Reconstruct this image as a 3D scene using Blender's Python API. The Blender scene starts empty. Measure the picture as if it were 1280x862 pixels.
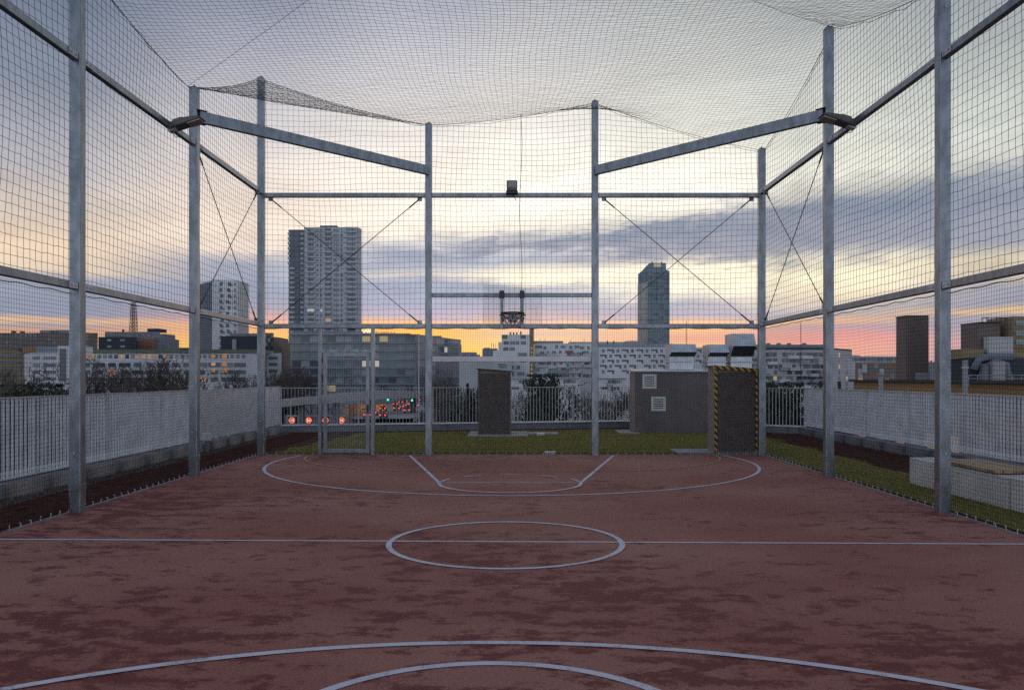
import bpy, math, random
import numpy as np
from mathutils import Vector, Matrix

random.seed(7)
RNG = np.random.default_rng(11)
scene = bpy.context.scene
COL = scene.collection

# ------------------------------------------------------------------ camera model (source photo 1280 x 862)
FPX, VX, VY, EYE = 1040.0, 643.0, 471.0, 1.7
def X(px, D): return (px - VX) * D / FPX
def Z(py, D): return EYE + (VY - py) * D / FPX
GROUND = -16.0

# ------------------------------------------------------------------ materials
def srgb(r, g, b):
    f = lambda c: (c / 255 / 12.92) if c / 255 <= 0.04045 else ((c / 255 + 0.055) / 1.055) ** 2.4
    return (f(r), f(g), f(b))

def nodes_of(m):
    m.use_nodes = True
    nt = m.node_tree
    b = next(n for n in nt.nodes if n.type == 'BSDF_PRINCIPLED')
    return nt, b

def mat(name, col, rough=0.7, metal=0.0, var=0.15, scale=3.0, bump=0.0, bscale=40.0, detail=4.0, stretch=(1, 1, 1), col2=None, spec=0.5):
    m = bpy.data.materials.new(name)
    nt, b = nodes_of(m)
    b.inputs['Roughness'].default_value = rough
    b.inputs['Metallic'].default_value = metal
    b.inputs['Specular IOR Level'].default_value = spec
    tc = nt.nodes.new('ShaderNodeTexCoord')
    mp = nt.nodes.new('ShaderNodeMapping'); mp.inputs['Scale'].default_value = stretch
    nt.links.new(tc.outputs['Object'], mp.inputs['Vector'])
    no = nt.nodes.new('ShaderNodeTexNoise'); no.inputs['Scale'].default_value = scale; no.inputs['Detail'].default_value = detail
    nt.links.new(mp.outputs[0], no.inputs['Vector'])
    rp = nt.nodes.new('ShaderNodeValToRGB')
    c2 = col2 if col2 else tuple(min(1, c * (1 + var)) for c in col)
    c1 = col if col2 else tuple(c * (1 - var) for c in col)
    rp.color_ramp.elements[0].position = 0.35; rp.color_ramp.elements[0].color = (*c1, 1)
    rp.color_ramp.elements[1].position = 0.65; rp.color_ramp.elements[1].color = (*c2, 1)
    nt.links.new(no.outputs[0], rp.inputs[0])
    nt.links.new(rp.outputs[0], b.inputs['Base Color'])
    if bump:
        n2 = nt.nodes.new('ShaderNodeTexNoise'); n2.inputs['Scale'].default_value = bscale; n2.inputs['Detail'].default_value = 3
        nt.links.new(tc.outputs['Object'], n2.inputs['Vector'])
        bp = nt.nodes.new('ShaderNodeBump'); bp.inputs['Strength'].default_value = bump; bp.inputs['Distance'].default_value = 0.02
        nt.links.new(n2.outputs[0], bp.inputs['Height'])
        nt.links.new(bp.outputs[0], b.inputs['Normal'])
    return m

def emit(name, col, strength, base=(0.05, 0.05, 0.05)):
    m = bpy.data.materials.new(name)
    nt, b = nodes_of(m)
    b.inputs['Base Color'].default_value = (*base, 1)
    b.inputs['Roughness'].default_value = 0.3
    b.inputs['Emission Color'].default_value = (*col, 1)
    b.inputs['Emission Strength'].default_value = strength
    return m

M = {}
M['steel'] = mat('galvanised_steel', (0.25, 0.285, 0.33), rough=0.36, metal=0.8, var=0.2, scale=9, detail=8, bump=0.06, bscale=60, stretch=(1, 1, .45))
M['steel_light'] = mat('zinc_trim', (0.52, 0.55, 0.6), rough=0.45, metal=0.2, var=0.1, scale=8)
M['steel_fence'] = mat('fence_zinc', (0.52, 0.55, 0.60), rough=0.5, metal=0.2, var=0.12, scale=3)
M['rail_bright'] = mat('rail_zinc', (0.6, 0.62, 0.66), rough=0.45, metal=0.2, var=0.1, scale=3)
M['cable'] = mat('cable_steel', (0.06, 0.065, 0.075), rough=0.5, metal=0.5, var=0.1)
M['net'] = mat('black_net_cord', (0.012, 0.012, 0.016), rough=0.9, var=0.1, spec=0.1)
M['rope'] = mat('black_rope', (0.015, 0.015, 0.02), rough=0.9, var=0.1, spec=0.1)
M['lamp'] = mat('lamp_housing', (0.13, 0.135, 0.145), rough=0.5, metal=0.2, var=0.2)
M['lens'] = mat('lamp_lens', (0.36, 0.34, 0.32), rough=0.25, var=0.1)
M['ring'] = mat('dark_rim_metal', (0.04, 0.038, 0.035), rough=0.5, metal=0.6, var=0.2)
M['chain'] = mat('zinc_chain', (0.6, 0.61, 0.64), rough=0.35, metal=0.6, var=0.2)
M['white_line'] = mat('white_court_paint', (0.56, 0.59, 0.68), rough=0.7, var=0.14, scale=14, detail=8)
M['yellow_line'] = mat('yellow_court_paint', (0.42, 0.30, 0.06), rough=0.7, var=0.2, scale=14, detail=8)
M['concrete'] = mat('pale_concrete', (0.36, 0.36, 0.36), rough=0.85, var=0.15, scale=2.5, detail=8, bump=0.15)
M['concrete_dark'] = mat('grey_concrete', (0.20, 0.21, 0.23), rough=0.85, var=0.2, scale=2.5, detail=8, bump=0.15)
M['bench'] = mat('bench_concrete', (0.56, 0.56, 0.56), rough=0.85, var=0.1, scale=2.5, detail=8, bump=0.1)
M['block'] = mat('weathered_blocks', (0.27, 0.26, 0.25), rough=0.9, var=0.2, scale=3, detail=8)
M['parapet'] = mat('parapet_sheet', (0.23, 0.25, 0.29), rough=0.6, metal=0.2, var=0.12, scale=2)
M['black_gap'] = mat('dark_fixing', (0.03, 0.03, 0.035), rough=0.7, var=0.2)
M['box_brown'] = mat('brown_louvre', (0.135, 0.115, 0.112), rough=0.6, metal=0.1, var=0.12, scale=4)
M['box_side'] = mat('brown_panel', (0.24, 0.20, 0.19), rough=0.6, var=0.1, scale=4)
M['shed'] = mat('grey_render', (0.15, 0.137, 0.138), rough=0.75, var=0.12, scale=3, detail=7)
M['duct'] = mat('duct_zinc', (0.58, 0.64, 0.70), rough=0.38, metal=0.5, var=0.14, scale=5)
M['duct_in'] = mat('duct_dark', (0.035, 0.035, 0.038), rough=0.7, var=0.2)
M['white_metal'] = mat('white_enamel', (0.62, 0.64, 0.66), rough=0.5, var=0.06)
M['wood'] = mat('bench_wood', (0.36, 0.25, 0.15), rough=0.65, var=0.3, scale=3, stretch=(14, 1, 1), detail=6)
M['glass'] = mat('dark_window_glass', (0.085, 0.105, 0.135), rough=0.12, var=0.3, scale=0.2)
M['glass_mid'] = mat('blind_window_glass', (0.19, 0.225, 0.265), rough=0.2, var=0.3, scale=0.2)
M['glass_teal'] = mat('teal_window_glass', (0.13, 0.20, 0.23), rough=0.12, var=0.3, scale=0.15)
M['glass_pale'] = mat('pale_window_glass', (0.27, 0.34, 0.36), rough=0.25, var=0.25, scale=0.2)
M['lit_warm'] = emit('lit_window_warm', (1.0, 0.66, 0.36), 0.38)
M['lit_orange'] = emit('lit_window_orange', (1.0, 0.45, 0.18), 0.3)
M['lit_dim'] = emit('lit_window_dim', (1.0, 0.6, 0.3), 0.32)
M['lit_yellow'] = emit('lit_window_yellow', (1.0, 0.85, 0.42), 0.26)
M['lit_white'] = emit('lit_window_white', (1.0, 0.93, 0.8), 0.4)
for nm, c in dict(
        white=(0.68, 0.71, 0.75), offwhite=(0.52, 0.54, 0.56), grey=(0.33, 0.35, 0.38), greyblue=(0.24, 0.275, 0.32),
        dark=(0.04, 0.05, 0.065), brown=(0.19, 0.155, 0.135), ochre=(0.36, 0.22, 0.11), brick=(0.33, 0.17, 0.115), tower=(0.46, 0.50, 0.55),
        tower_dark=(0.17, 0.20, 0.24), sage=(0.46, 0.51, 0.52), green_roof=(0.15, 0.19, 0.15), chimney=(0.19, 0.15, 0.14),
        glass_tower=(0.20, 0.28, 0.34), yellowwall=(0.30, 0.24, 0.15), spandrel=(0.26, 0.29, 0.32)).items():
    M[nm] = mat('facade_' + nm, c, rough=0.75, var=0.13, scale=0.12, detail=9)
M['bark'] = mat('winter_bark', (0.045, 0.038, 0.035), rough=0.9, var=0.3)
M['twig'] = mat('winter_twigs', (0.10, 0.086, 0.08), rough=0.95, var=0.3, scale=0.4)
M['leaf'] = mat('evergreen_leaf', (0.045, 0.06, 0.04), rough=0.8, var=0.5, scale=0.7)
M['asphalt'] = mat('asphalt', (0.05, 0.05, 0.055), rough=0.85, var=0.25, scale=0.3)
M['city'] = mat('city_ground', (0.045, 0.047, 0.045), rough=0.9, var=0.4, scale=0.04, detail=8)
M['hill'] = mat('far_hill', (0.10, 0.11, 0.14), rough=1, var=0.2, scale=0.005)
M['deck'] = mat('roof_membrane', (0.06, 0.06, 0.065), rough=0.9, var=0.2)
M['redlamp'] = emit('tail_lamp', (1.0, 0.07, 0.04), 1.7)
M['greenlamp'] = emit('green_signal', (0.05, 1.0, 0.45), 1.8)
M['sign_red'] = emit('sign_ring', (1.0, 0.14, 0.06), 1.3)
M['sign_digit'] = emit('sign_digit', (1.0, 0.7, 0.5), 1.4)
M['sodium'] = emit('sodium_lamp', (1.0, 0.55, 0.18), 9.0)
M['letters_lit'] = emit('lit_letters', (1.0, 0.85, 0.75), 1.6)
M['letters_red'] = emit('red_letters', (0.8, 0.08, 0.08), 0.5)
M['car_dark'] = mat('dark_car_paint', (0.03, 0.032, 0.04), rough=0.25, var=0.1)
M['car_grey'] = mat('silver_car_paint', (0.25, 0.26, 0.28), rough=0.25, metal=0.5, var=0.1)
M['mastred'] = mat('mast_paint', (0.22, 0.13, 0.13), rough=0.7, var=0.2)

def worn_paint(name, col, under, amount):
    m = bpy.data.materials.new(name); nt, b = nodes_of(m); N, L = nt.nodes.new, nt.links.new
    tc = N('ShaderNodeTexCoord'); outs = []
    for sc, dt in ((70, 4), (3.5, 8)):
        n = N('ShaderNodeTexNoise'); n.inputs['Scale'].default_value = sc; n.inputs['Detail'].default_value = dt; n.inputs['Roughness'].default_value = .7
        L(tc.outputs['Object'], n.inputs['Vector']); outs.append(n.outputs[0])
    a = N('ShaderNodeMath'); a.operation = 'ADD'; L(outs[0], a.inputs[0]); L(outs[1], a.inputs[1])
    r = N('ShaderNodeMapRange'); L(a.outputs[0], r.inputs[0]); r.inputs[1].default_value = amount; r.inputs[2].default_value = amount + .22
    mx = N('ShaderNodeMix'); mx.data_type = 'RGBA'; L(r.outputs[0], mx.inputs[0]); mx.inputs[6].default_value = (*col, 1); mx.inputs[7].default_value = (*under, 1)
    L(mx.outputs[2], b.inputs['Base Color']); b.inputs['Roughness'].default_value = .8; return m
M['white_line'] = worn_paint('white_court_paint', (0.60, 0.62, 0.70), (0.26, 0.15, 0.14), 1.04)
M['yellow_line'] = worn_paint('yellow_court_paint', (0.46, 0.33, 0.07), (0.25, 0.12, 0.08), .98)
# running track style granulate with damp patches
def court_material():
    m = bpy.data.materials.new('red_rubber_granulate')
    nt, b = nodes_of(m)
    N, L = nt.nodes.new, nt.links.new
    tc = N('ShaderNodeTexCoord')
    def noise(scale, detail, st=(1, 1, 1), rough=0.55):
        mp = N('ShaderNodeMapping'); mp.inputs['Scale'].default_value = st
        L(tc.outputs['Object'], mp.inputs[0])
        n = N('ShaderNodeTexNoise'); n.inputs['Scale'].default_value = scale; n.inputs['Detail'].default_value = detail; n.inputs['Roughness'].default_value = rough
        L(mp.outputs[0], n.inputs['Vector']); return n.outputs[0]
    def math_(op, a, c, cl=False):
        n = N('ShaderNodeMath'); n.operation = op; n.use_clamp = cl
        for i, v in enumerate((a, c)):
            if isinstance(v, (int, float)): n.inputs[i].default_value = v
            else: L(v, n.inputs[i])
        return n.outputs[0]
    def mrange(v, a, c, lo=0, hi=1):
        n = N('ShaderNodeMapRange'); n.interpolation_type = 'SMOOTHSTEP'
        L(v, n.inputs[0]); n.inputs[1].default_value = a; n.inputs[2].default_value = c; n.inputs[3].default_value = lo; n.inputs[4].default_value = hi
        return n.outputs[0]
    def mix(f, a, c, mode='MIX'):
        n = N('ShaderNodeMix'); n.data_type = 'RGBA'; n.blend_type = mode
        if isinstance(f, (int, float)): n.inputs[0].default_value = f
        else: L(f, n.inputs[0])
        for i, v in ((6, a), (7, c)):
            if isinstance(v, tuple): n.inputs[i].default_value = (*v, 1)
            else: L(v, n.inputs[i])
        return n.outputs[2]
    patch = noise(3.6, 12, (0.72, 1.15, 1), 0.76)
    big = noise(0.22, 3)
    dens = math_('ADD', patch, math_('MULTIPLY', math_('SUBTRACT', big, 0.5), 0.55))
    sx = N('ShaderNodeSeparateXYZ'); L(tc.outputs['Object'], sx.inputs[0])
    near_shade = mrange(sx.outputs[1], 3.0, 15.0, 0.035, -0.02)  # more dark patches close up, painting in the dimmer light there
    left_shade = mrange(sx.outputs[0], -5.0, 2.0, 0.03, 0.0)  # same painted shading towards the left edge
    dens = math_('ADD', dens, math_('ADD', near_shade, left_shade))
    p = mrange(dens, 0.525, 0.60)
    broad = noise(0.35, 5, (0.7, 1, 1))
    dusty = mix(mrange(broad, 0.35, 0.65), (0.282, 0.103, 0.082), (0.355, 0.166, 0.135))
    c = mix(p, dusty, (0.158, 0.037, 0.034))
    gran = noise(160, 2)
    g2 = noise(45, 3)
    f = mrange(gran, 0.3, 0.7, 0.5, 1.5)
    f2 = mrange(g2, 0.3, 0.7, 0.85, 1.15)
    sc = math_('MULTIPLY', f, f2)
    cc = N('ShaderNodeVectorMath'); cc.operation = 'SCALE'; L(c, cc.inputs[0]); L(sc, cc.inputs['Scale'])
    L(cc.outputs[0], b.inputs['Base Color'])
    b.inputs['Roughness'].default_value = 0.72
    L(mrange(p, 0, 1, 0.85, 0.75), b.inputs['Roughness'])
    b.inputs['Specular IOR Level'].default_value = 0.25
    bp = N('ShaderNodeBump'); bp.inputs['Strength'].default_value = 0.2; bp.inputs['Distance'].default_value = 0.003
    L(gran, bp.inputs['Height']); L(bp.outputs[0], b.inputs['Normal'])
    return m
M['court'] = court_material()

def ground_material(name, c1, c2, c3, scale, patch):
    m = bpy.data.materials.new(name)
    nt, b = nodes_of(m)
    N, L = nt.nodes.new, nt.links.new
    tc = N('ShaderNodeTexCoord')
    v = N('ShaderNodeTexVoronoi'); v.inputs['Scale'].default_value = scale
    L(tc.outputs['Object'], v.inputs['Vector'])
    r = N('ShaderNodeValToRGB')
    r.color_ramp.elements[0].color = (*c1, 1); r.color_ramp.elements[1].color = (*c2, 1)
    sep = N('ShaderNodeSeparateColor'); L(v.outputs['Color'], sep.inputs[0]); L(sep.outputs[0], r.inputs[0])
    n = N('ShaderNodeTexNoise'); n.inputs['Scale'].default_value = patch; n.inputs['Detail'].default_value = 6
    L(tc.outputs['Object'], n.inputs['Vector'])
    mr = N('ShaderNodeMapRange'); L(n.outputs[0], mr.inputs[0]); mr.inputs[1].default_value = 0.4; mr.inputs[2].default_value = 0.68
    mx = N('ShaderNodeMix'); mx.data_type = 'RGBA'; L(mr.outputs[0], mx.inputs[0]); L(r.outputs[0], mx.inputs[6]); mx.inputs[7].default_value = (*c3, 1)
    L(mx.outputs[2], b.inputs['Base Color'])
    b.inputs['Roughness'].default_value = 0.95; b.inputs['Specular IOR Level'].default_value = 0.15
    bp = N('ShaderNodeBump'); bp.inputs['Strength'].default_value = 1.0; bp.inputs['Distance'].default_value = 0.02
    L(v.outputs['Distance'], bp.inputs['Height']); L(bp.outputs[0], b.inputs['Normal'])
    return m
M['gravel'] = ground_material('red_lava_gravel', (0.045, 0.018, 0.015), (0.115, 0.046, 0.036), (0.05, 0.028, 0.022), 38, 1.2)
M['soil'] = ground_material('turf_soil', (0.12, 0.12, 0.032), (0.2, 0.185, 0.055), (0.17, 0.14, 0.055), 30, 0.8)
M['pebble'] = ground_material('grey_pebbles', (0.10, 0.095, 0.09), (0.25, 0.235, 0.22), (0.13, 0.12, 0.11), 28, 1.5)
M['stone'] = mat('lava_stone', (0.045, 0.02, 0.016), rough=0.95, scale=5, col2=(0.13, 0.055, 0.042), spec=0.2)

def grass_material():
    m = bpy.data.materials.new('turf_blades')
    nt, b = nodes_of(m)
    N, L = nt.nodes.new, nt.links.new
    tc = N('ShaderNodeTexCoord')
    n = N('ShaderNodeTexNoise'); n.inputs['Scale'].default_value = 0.9; n.inputs['Detail'].default_value = 9; n.inputs['Roughness'].default_value = 0.78
    L(tc.outputs['Object'], n.inputs['Vector'])
    r = N('ShaderNodeValToRGB'); e = r.color_ramp.elements
    e[0].position = 0.3; e[0].color = (0.21, 0.21, 0.055, 1)
    e[1].position = 0.7; e[1].color = (0.40, 0.345, 0.115, 1)
    L(n.outputs[0], r.inputs[0]); L(r.outputs[0], b.inputs['Base Color'])
    b.inputs['Roughness'].default_value = 0.8; b.inputs['Specular IOR Level'].default_value = 0.2
    return m
M['grass'] = grass_material()

def hazard_material():
    m = bpy.data.materials.new('hazard_tape')
    nt, b = nodes_of(m)
    N, L = nt.nodes.new, nt.links.new
    tc = N('ShaderNodeTexCoord'); s = N('ShaderNodeSeparateXYZ'); L(tc.outputs['Object'], s.inputs[0])
    a = N('ShaderNodeMath'); a.operation = 'ADD'; L(s.outputs[0], a.inputs[0]); L(s.outputs[2], a.inputs[1])
    a1 = N('ShaderNodeMath'); a1.operation = 'ADD'; L(a.outputs[0], a1.inputs[0]); L(s.outputs[1], a1.inputs[1])
    mu = N('ShaderNodeMath'); mu.operation = 'MULTIPLY'; L(a1.outputs[0], mu.inputs[0]); mu.inputs[1].default_value = 7.0
    fr = N('ShaderNodeMath'); fr.operation = 'FRACT'; L(mu.outputs[0], fr.inputs[0])
    gt = N('ShaderNodeMath'); gt.operation = 'GREATER_THAN'; L(fr.outputs[0], gt.inputs[0]); gt.inputs[1].default_value = 0.5
    mx = N('ShaderNodeMix'); mx.data_type = 'RGBA'; L(gt.outputs[0], mx.inputs[0])
    mx.inputs[6].default_value = (0.60, 0.36, 0.03, 1); mx.inputs[7].default_value = (0.012, 0.012, 0.012, 1)
    L(mx.outputs[2], b.inputs['Base Color']); b.inputs['Roughness'].default_value = 0.5
    return m
M['hazard'] = hazard_material()

# ------------------------------------------------------------------ object helpers
def root_loc(o):
    while o is not None and o.parent is not None: o = o.parent
    return Vector(o.location) if o is not None else Vector((0, 0, 0))

def tag(o, label=None, cat=None, group=None, kind=None):
    if label: o['label'] = label
    if cat: o['category'] = cat
    if group: o['group'] = group
    if kind: o['kind'] = kind
    return o

def thing(name, loc, label, cat, group=None):
    o = bpy.data.objects.new(name, None); o.location = loc
    o.empty_display_size = 0.2
    COL.objects.link(o)
    return tag(o, label, cat, group)

class MB:
    def __init__(self): self.v = []; self.f = []
    def add(self, vs, fs):
        n = len(self.v); self.v.extend(tuple(p) for p in vs); self.f.extend(tuple(i + n for i in f) for f in fs)
    def box(self, x0, x1, y0, y1, z0, z1):
        x0, x1 = min(x0, x1), max(x0, x1); y0, y1 = min(y0, y1), max(y0, y1); z0, z1 = min(z0, z1), max(z0, z1)
        self.add([(x0, y0, z0), (x1, y0, z0), (x1, y1, z0), (x0, y1, z0), (x0, y0, z1), (x1, y0, z1), (x1, y1, z1), (x0, y1, z1)],
                 [(0, 3, 2, 1), (4, 5, 6, 7), (0, 1, 5, 4), (1, 2, 6, 5), (2, 3, 7, 6), (3, 0, 4, 7)])
        return self
    def rbox(self, c, size, rot):
        a, b_, h = [s / 2 for s in size]
        pts = [(-a, -b_, -h), (a, -b_, -h), (a, b_, -h), (-a, b_, -h), (-a, -b_, h), (a, -b_, h), (a, b_, h), (-a, b_, h)]
        self.add([Vector(c) + rot @ Vector(p) for p in pts], [(0, 3, 2, 1), (4, 5, 6, 7), (0, 1, 5, 4), (1, 2, 6, 5), (2, 3, 7, 6), (3, 0, 4, 7)])
        return self
    def bar(self, p0, p1, w, h, up=(0, 0, 1)):
        p0, p1 = Vector(p0), Vector(p1); d = (p1 - p0); L = d.length; d.normalize()
        s = d.cross(Vector(up)).normalized(); u = s.cross(d)
        R = Matrix((s, d, u)).transposed()
        return self.rbox((p0 + p1) / 2, (w, L, h), R)
    def tube(self, pts, r, n=6, closed=False):
        pts = [Vector(p) for p in pts]; k = len(pts)
        rr = r if isinstance(r, (list, tuple)) else [r] * k
        vs = []
        for i, p in enumerate(pts):
            if closed: d = pts[(i + 1) % k] - pts[i - 1]
            else: d = pts[min(i + 1, k - 1)] - pts[max(i - 1, 0)]
            if d.length < 1e-9: d = Vector((0, 0, 1))
            d.normalize()
            a = d.cross(Vector((0, 0, 1)) if abs(d.z) < 0.9 else Vector((1, 0, 0))).normalized(); b_ = d.cross(a)
            for j in range(n):
                t = 2 * math.pi * j / n
                vs.append(p + (a * math.cos(t) + b_ * math.sin(t)) * rr[i])
        fs = []
        for i in range(k if closed else k - 1):
            i2 = (i + 1) % k
            for j in range(n):
                j2 = (j + 1) % n
                fs.append((i * n + j, i * n + j2, i2 * n + j2, i2 * n + j))
        if not closed:
            fs.append(tuple(range(n - 1, -1, -1))); fs.append(tuple((k - 1) * n + j for j in range(n)))
        self.add(vs, fs); return self
    def prism(self, poly, z0, z1):
        n = len(poly)
        self.add([(x, y, z0) for x, y in poly] + [(x, y, z1) for x, y in poly],
                 [tuple(range(n - 1, -1, -1)), tuple(range(n, 2 * n))] + [(i, (i + 1) % n, n + (i + 1) % n, n + i) for i in range(n)])
        return self
    def mesh(self, name, off=(0, 0, 0)):
        me = bpy.data.meshes.new(name)
        o = Vector(off)
        me.from_pydata([tuple(Vector(p) - o) for p in self.v], [], self.f)
        me.update(); return me
    def build(self, name, m, parent=None, bevel=0, smooth=False, label=None):
        off = root_loc(parent) if parent is not None else Vector((0, 0, 0))
        me = self.mesh(name, off)
        me.materials.append(m)
        if smooth:
            me.polygons.foreach_set('use_smooth', [True] * len(me.polygons))
        o = bpy.data.objects.new(name, me); COL.objects.link(o)
        if parent is not None: o.parent = parent
        if bevel:
            md = o.modifiers.new('Bevel', 'BEVEL'); md.width = bevel; md.segments = 2; md.limit_method = 'ANGLE'
        if label: o['label'] = label
        return o

def np_mesh(name, verts, quads, m, parent=None, off=(0, 0, 0)):
    me = bpy.data.meshes.new(name)
    verts = np.asarray(verts, dtype=np.float32) - np.asarray(off, dtype=np.float32)
    quads = np.asarray(quads, dtype=np.int32); k = quads.shape[1]
    me.vertices.add(len(verts)); me.vertices.foreach_set('co', verts.ravel())
    me.loops.add(quads.size); me.loops.foreach_set('vertex_index', quads.ravel())
    me.polygons.add(len(quads)); me.polygons.foreach_set('loop_start', np.arange(0, quads.size, k, dtype=np.int32))
    me.polygons.foreach_set('loop_total', np.full(len(quads), k, dtype=np.int32))
    me.update(calc_edges=True); me.validate()
    me.materials.append(m)
    o = bpy.data.objects.new(name, me); COL.objects.link(o)
    if parent is not None: o.parent = parent
    return o

def cords(P0, P1, r):
    """three-sided cords between point arrays"""
    P0 = np.asarray(P0, float); P1 = np.asarray(P1, float)
    d = P1 - P0; L = np.linalg.norm(d, axis=1); ok = L > 1e-3
    P0, P1, d, L = P0[ok], P1[ok], d[ok], L[ok]
    d = d / L[:, None]
    ref = np.where(np.abs(d[:, 2:3]) < 0.8, np.array([[0, 0, 1.0]]), np.array([[1.0, 0, 0]]))
    a = np.cross(d, ref); a /= np.linalg.norm(a, axis=1)[:, None]; b = np.cross(d, a)
    vs = []
    for P in (P0, P1):
        for j in range(3):
            t = 2 * math.pi * j / 3
            vs.append(P + r * (a * math.cos(t) + b * math.sin(t)))
    V = np.stack(vs, axis=1).reshape(-1, 3)
    n = len(P0); base = (np.arange(n) * 6)[:, None]
    Q = np.concatenate([base + np.array([[j, (j + 1) % 3, 3 + (j + 1) % 3, 3 + j]]) for j in range(3)], axis=0)
    return V, Q

def net_from_grid(name, P, r, parent, off, above=None):
    """P: (nu,nv,3) knots"""
    a0, a1 = P[:-1, :].reshape(-1, 3), P[1:, :].reshape(-1, 3)
    b0, b1 = P[:, :-1].reshape(-1, 3), P[:, 1:].reshape(-1, 3)
    if above is not None:
        ka = ~(above[:-1, :] | above[1:, :]).ravel(); kb = ~above[:, :-1].ravel()
        a0, a1, b0, b1 = a0[ka], a1[ka], b0[kb], b1[kb]
    V, Q = cords(np.concatenate([a0, b0]), np.concatenate([a1, b1]), r)
    return np_mesh(name, V, Q, M['net'], parent, off)

def wob(u, v, s, amp):
    rs = np.random.default_rng(s)
    out = np.zeros(np.broadcast(u, v).shape)
    for k in range(5):
        f = rs.uniform(0.35, 2.6); g = rs.uniform(0.35, 2.6); p = rs.uniform(0, 6.28)
        out = out + np.sin(f * u + g * v * rs.choice([-1, 1]) + p) / (0.6 + 0.5 * (f + g))
    return amp * out / 2

# ------------------------------------------------------------------ roof deck and court
XL, XR, YB = -5.51, 5.37, 18.04
Y1, Y2, Y3 = 14.25, 10.42, 6.65
LC, MC, RC = (-7.25, 25.8), (4.27, 28.5), (8.75, 25.1)     # corners of the parapet line

def sheet(name, poly, z, m, kind='structure'):
    me = bpy.data.meshes.new(name)
    me.from_pydata([(x, y, z) for x, y in poly], [], [tuple(range(len(poly)))]); me.materials.append(m)
    o = bpy.data.objects.new(name, me); COL.objects.link(o); tag(o, kind=kind); return o

o = MB().prism([(-7.7, -6), (9.3, -6), (9.2, 25.5), (4.3, 29.0), (-7.7, 26.2)], GROUND, -0.04).build('rooftop_floor', M['deck']); tag(o, kind='structure')
gravel = sheet('gravel_ground', [(-7.1, -5), (8.7, -5), (8.7, 25.1), (4.25, 28.4), (-7.1, 25.7)], -0.012, M['gravel'])
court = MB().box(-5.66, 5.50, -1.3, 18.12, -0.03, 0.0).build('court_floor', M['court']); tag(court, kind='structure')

LW = 0.06
def ribbon(name, pts, w, m, z=0.004, closed=False, parent=court):
    pts = [Vector((p[0], p[1], 0)) for p in pts]; k = len(pts); vs = []; fs = []
    for i, p in enumerate(pts):
        d = (pts[(i + 1) % k] - pts[i - 1]) if closed else (pts[min(i + 1, k - 1)] - pts[max(i - 1, 0)])
        d.normalize(); n = Vector((-d.y, d.x, 0)) * w / 2
        vs += [(p + n) + Vector((0, 0, z)), (p - n) + Vector((0, 0, z))]
    for i in range(k if closed else k - 1):
        j = (i + 1) % k
        fs.append((2 * i, 2 * i + 1, 2 * j + 1, 2 * j))
    mb = MB(); mb.add(vs, fs)
    return mb.build(name, m, parent)
def arc(cx, cy, r, a0, a1, n=64):
    return [(cx + r * math.cos(math.radians(a0 + (a1 - a0) * i / n)), cy + r * math.sin(math.radians(a0 + (a1 - a0) * i / n))) for i in range(n + 1)]
ribbon('centre_circle_line', arc(-0.09, 8.56, 1.19, 0, 360, 96)[:-1], LW, M['white_line'], 0.006, True)
ribbon('halfway_line', [(-5.52, 8.72), (5.38, 8.46)], LW - 0.01, M['white_line'], 0.004)
ribbon('three_point_line', arc(-0.05, 16.65, 4.75, 180 - 16.6, 360 + 16.6, 90), LW, M['white_line'], 0.006)
ribbon('near_three_point_line', arc(-0.15, 0.57, 4.75, 0, 180, 90), LW + .005, M['white_line'], 0.006)
ribbon('near_free_throw_arc', arc(-0.13, 3.8, 1.14, 0, 180, 60), LW + .005, M['white_line'], 0.004)
ribbon('key_line', [(-2.26, 18.0), (-1.20, 13.34)], LW, M['white_line'], 0.004)
ribbon('key_line', [(2.14, 18.0), (1.06, 13.34)], LW, M['white_line'], 0.004)
ribbon('free_throw_line', [(-1.17, 13.34), (1.03, 13.34)], LW - .01, M['white_line'], 0.008)
ribbon('free_throw_arc', arc(-0.07, 13.34, 1.13, 180, 360, 50), LW, M['white_line'], 0.006)
for k in range(5):
    ribbon('dashed_arc', arc(-0.07, 13.34, 1.13, 8 + k * 36, 8 + k * 36 + 19, 10), LW - .01, M['white_line'], 0.006)
ribbon('yellow_goal_area_line', arc(1.42, 17.95, 2.93, 0, -90, 40) + arc(-1.5, 17.95, 2.93, -90, -180, 40), LW - .01, M['yellow_line'], 0.008)

# ------------------------------------------------------------------ grass
grass_polys = [(-5.6, 5.5, 18.2, None), ]
def in_grass(x, y):
    back = (y > 18.2) & (y < 18.35 + 6.9 + 0.0 + 0.12 * np.sin(x * 3.1) + np.where(x < 4.2, (x + 7.2) * 0.225 - 0.35, 2.2 - (x - 4.2) * 0.75)) & (x < 6.9) & (x > -5.4 + (y - 18.2) * 0.0)
    lefttri = x > -5.55 + np.maximum(0, (y - 18.2)) * 0.13 + 0.1 * np.sin(y * 4)
    right = (x > 5.55) & (x < 6.95 + 0.12 * np.sin(y * 2.3) + np.maximum(0, (y - 14)) * 0.02) & (y > 4) & (y < 23.6)
    return (back & lefttri) | right
n = 260000
gx = RNG.uniform(-5.6, 7.3, n); gy = 4 + (RNG.uniform(0, 1, n) ** 0.9) * 24.5
k = in_grass(gx, gy); gx, gy = gx[k], gy[k]
n = len(gx)
ang = RNG.uniform(0, 6.28, n); h = RNG.uniform(0.014, 0.036, n); w = RNG.uniform(0.004, 0.009, n)
lean = RNG.uniform(0, 0.03, (n, 2)) * RNG.choice([-1, 1], (n, 2))
h *= 0.75 + 0.5 * (0.5 + 0.5 * np.sin(gx * 3.7 + 1.3 * np.sin(gy * 2.9)) * np.sin(gy * 4.3 + np.sin(gx * 5.1)))
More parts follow.
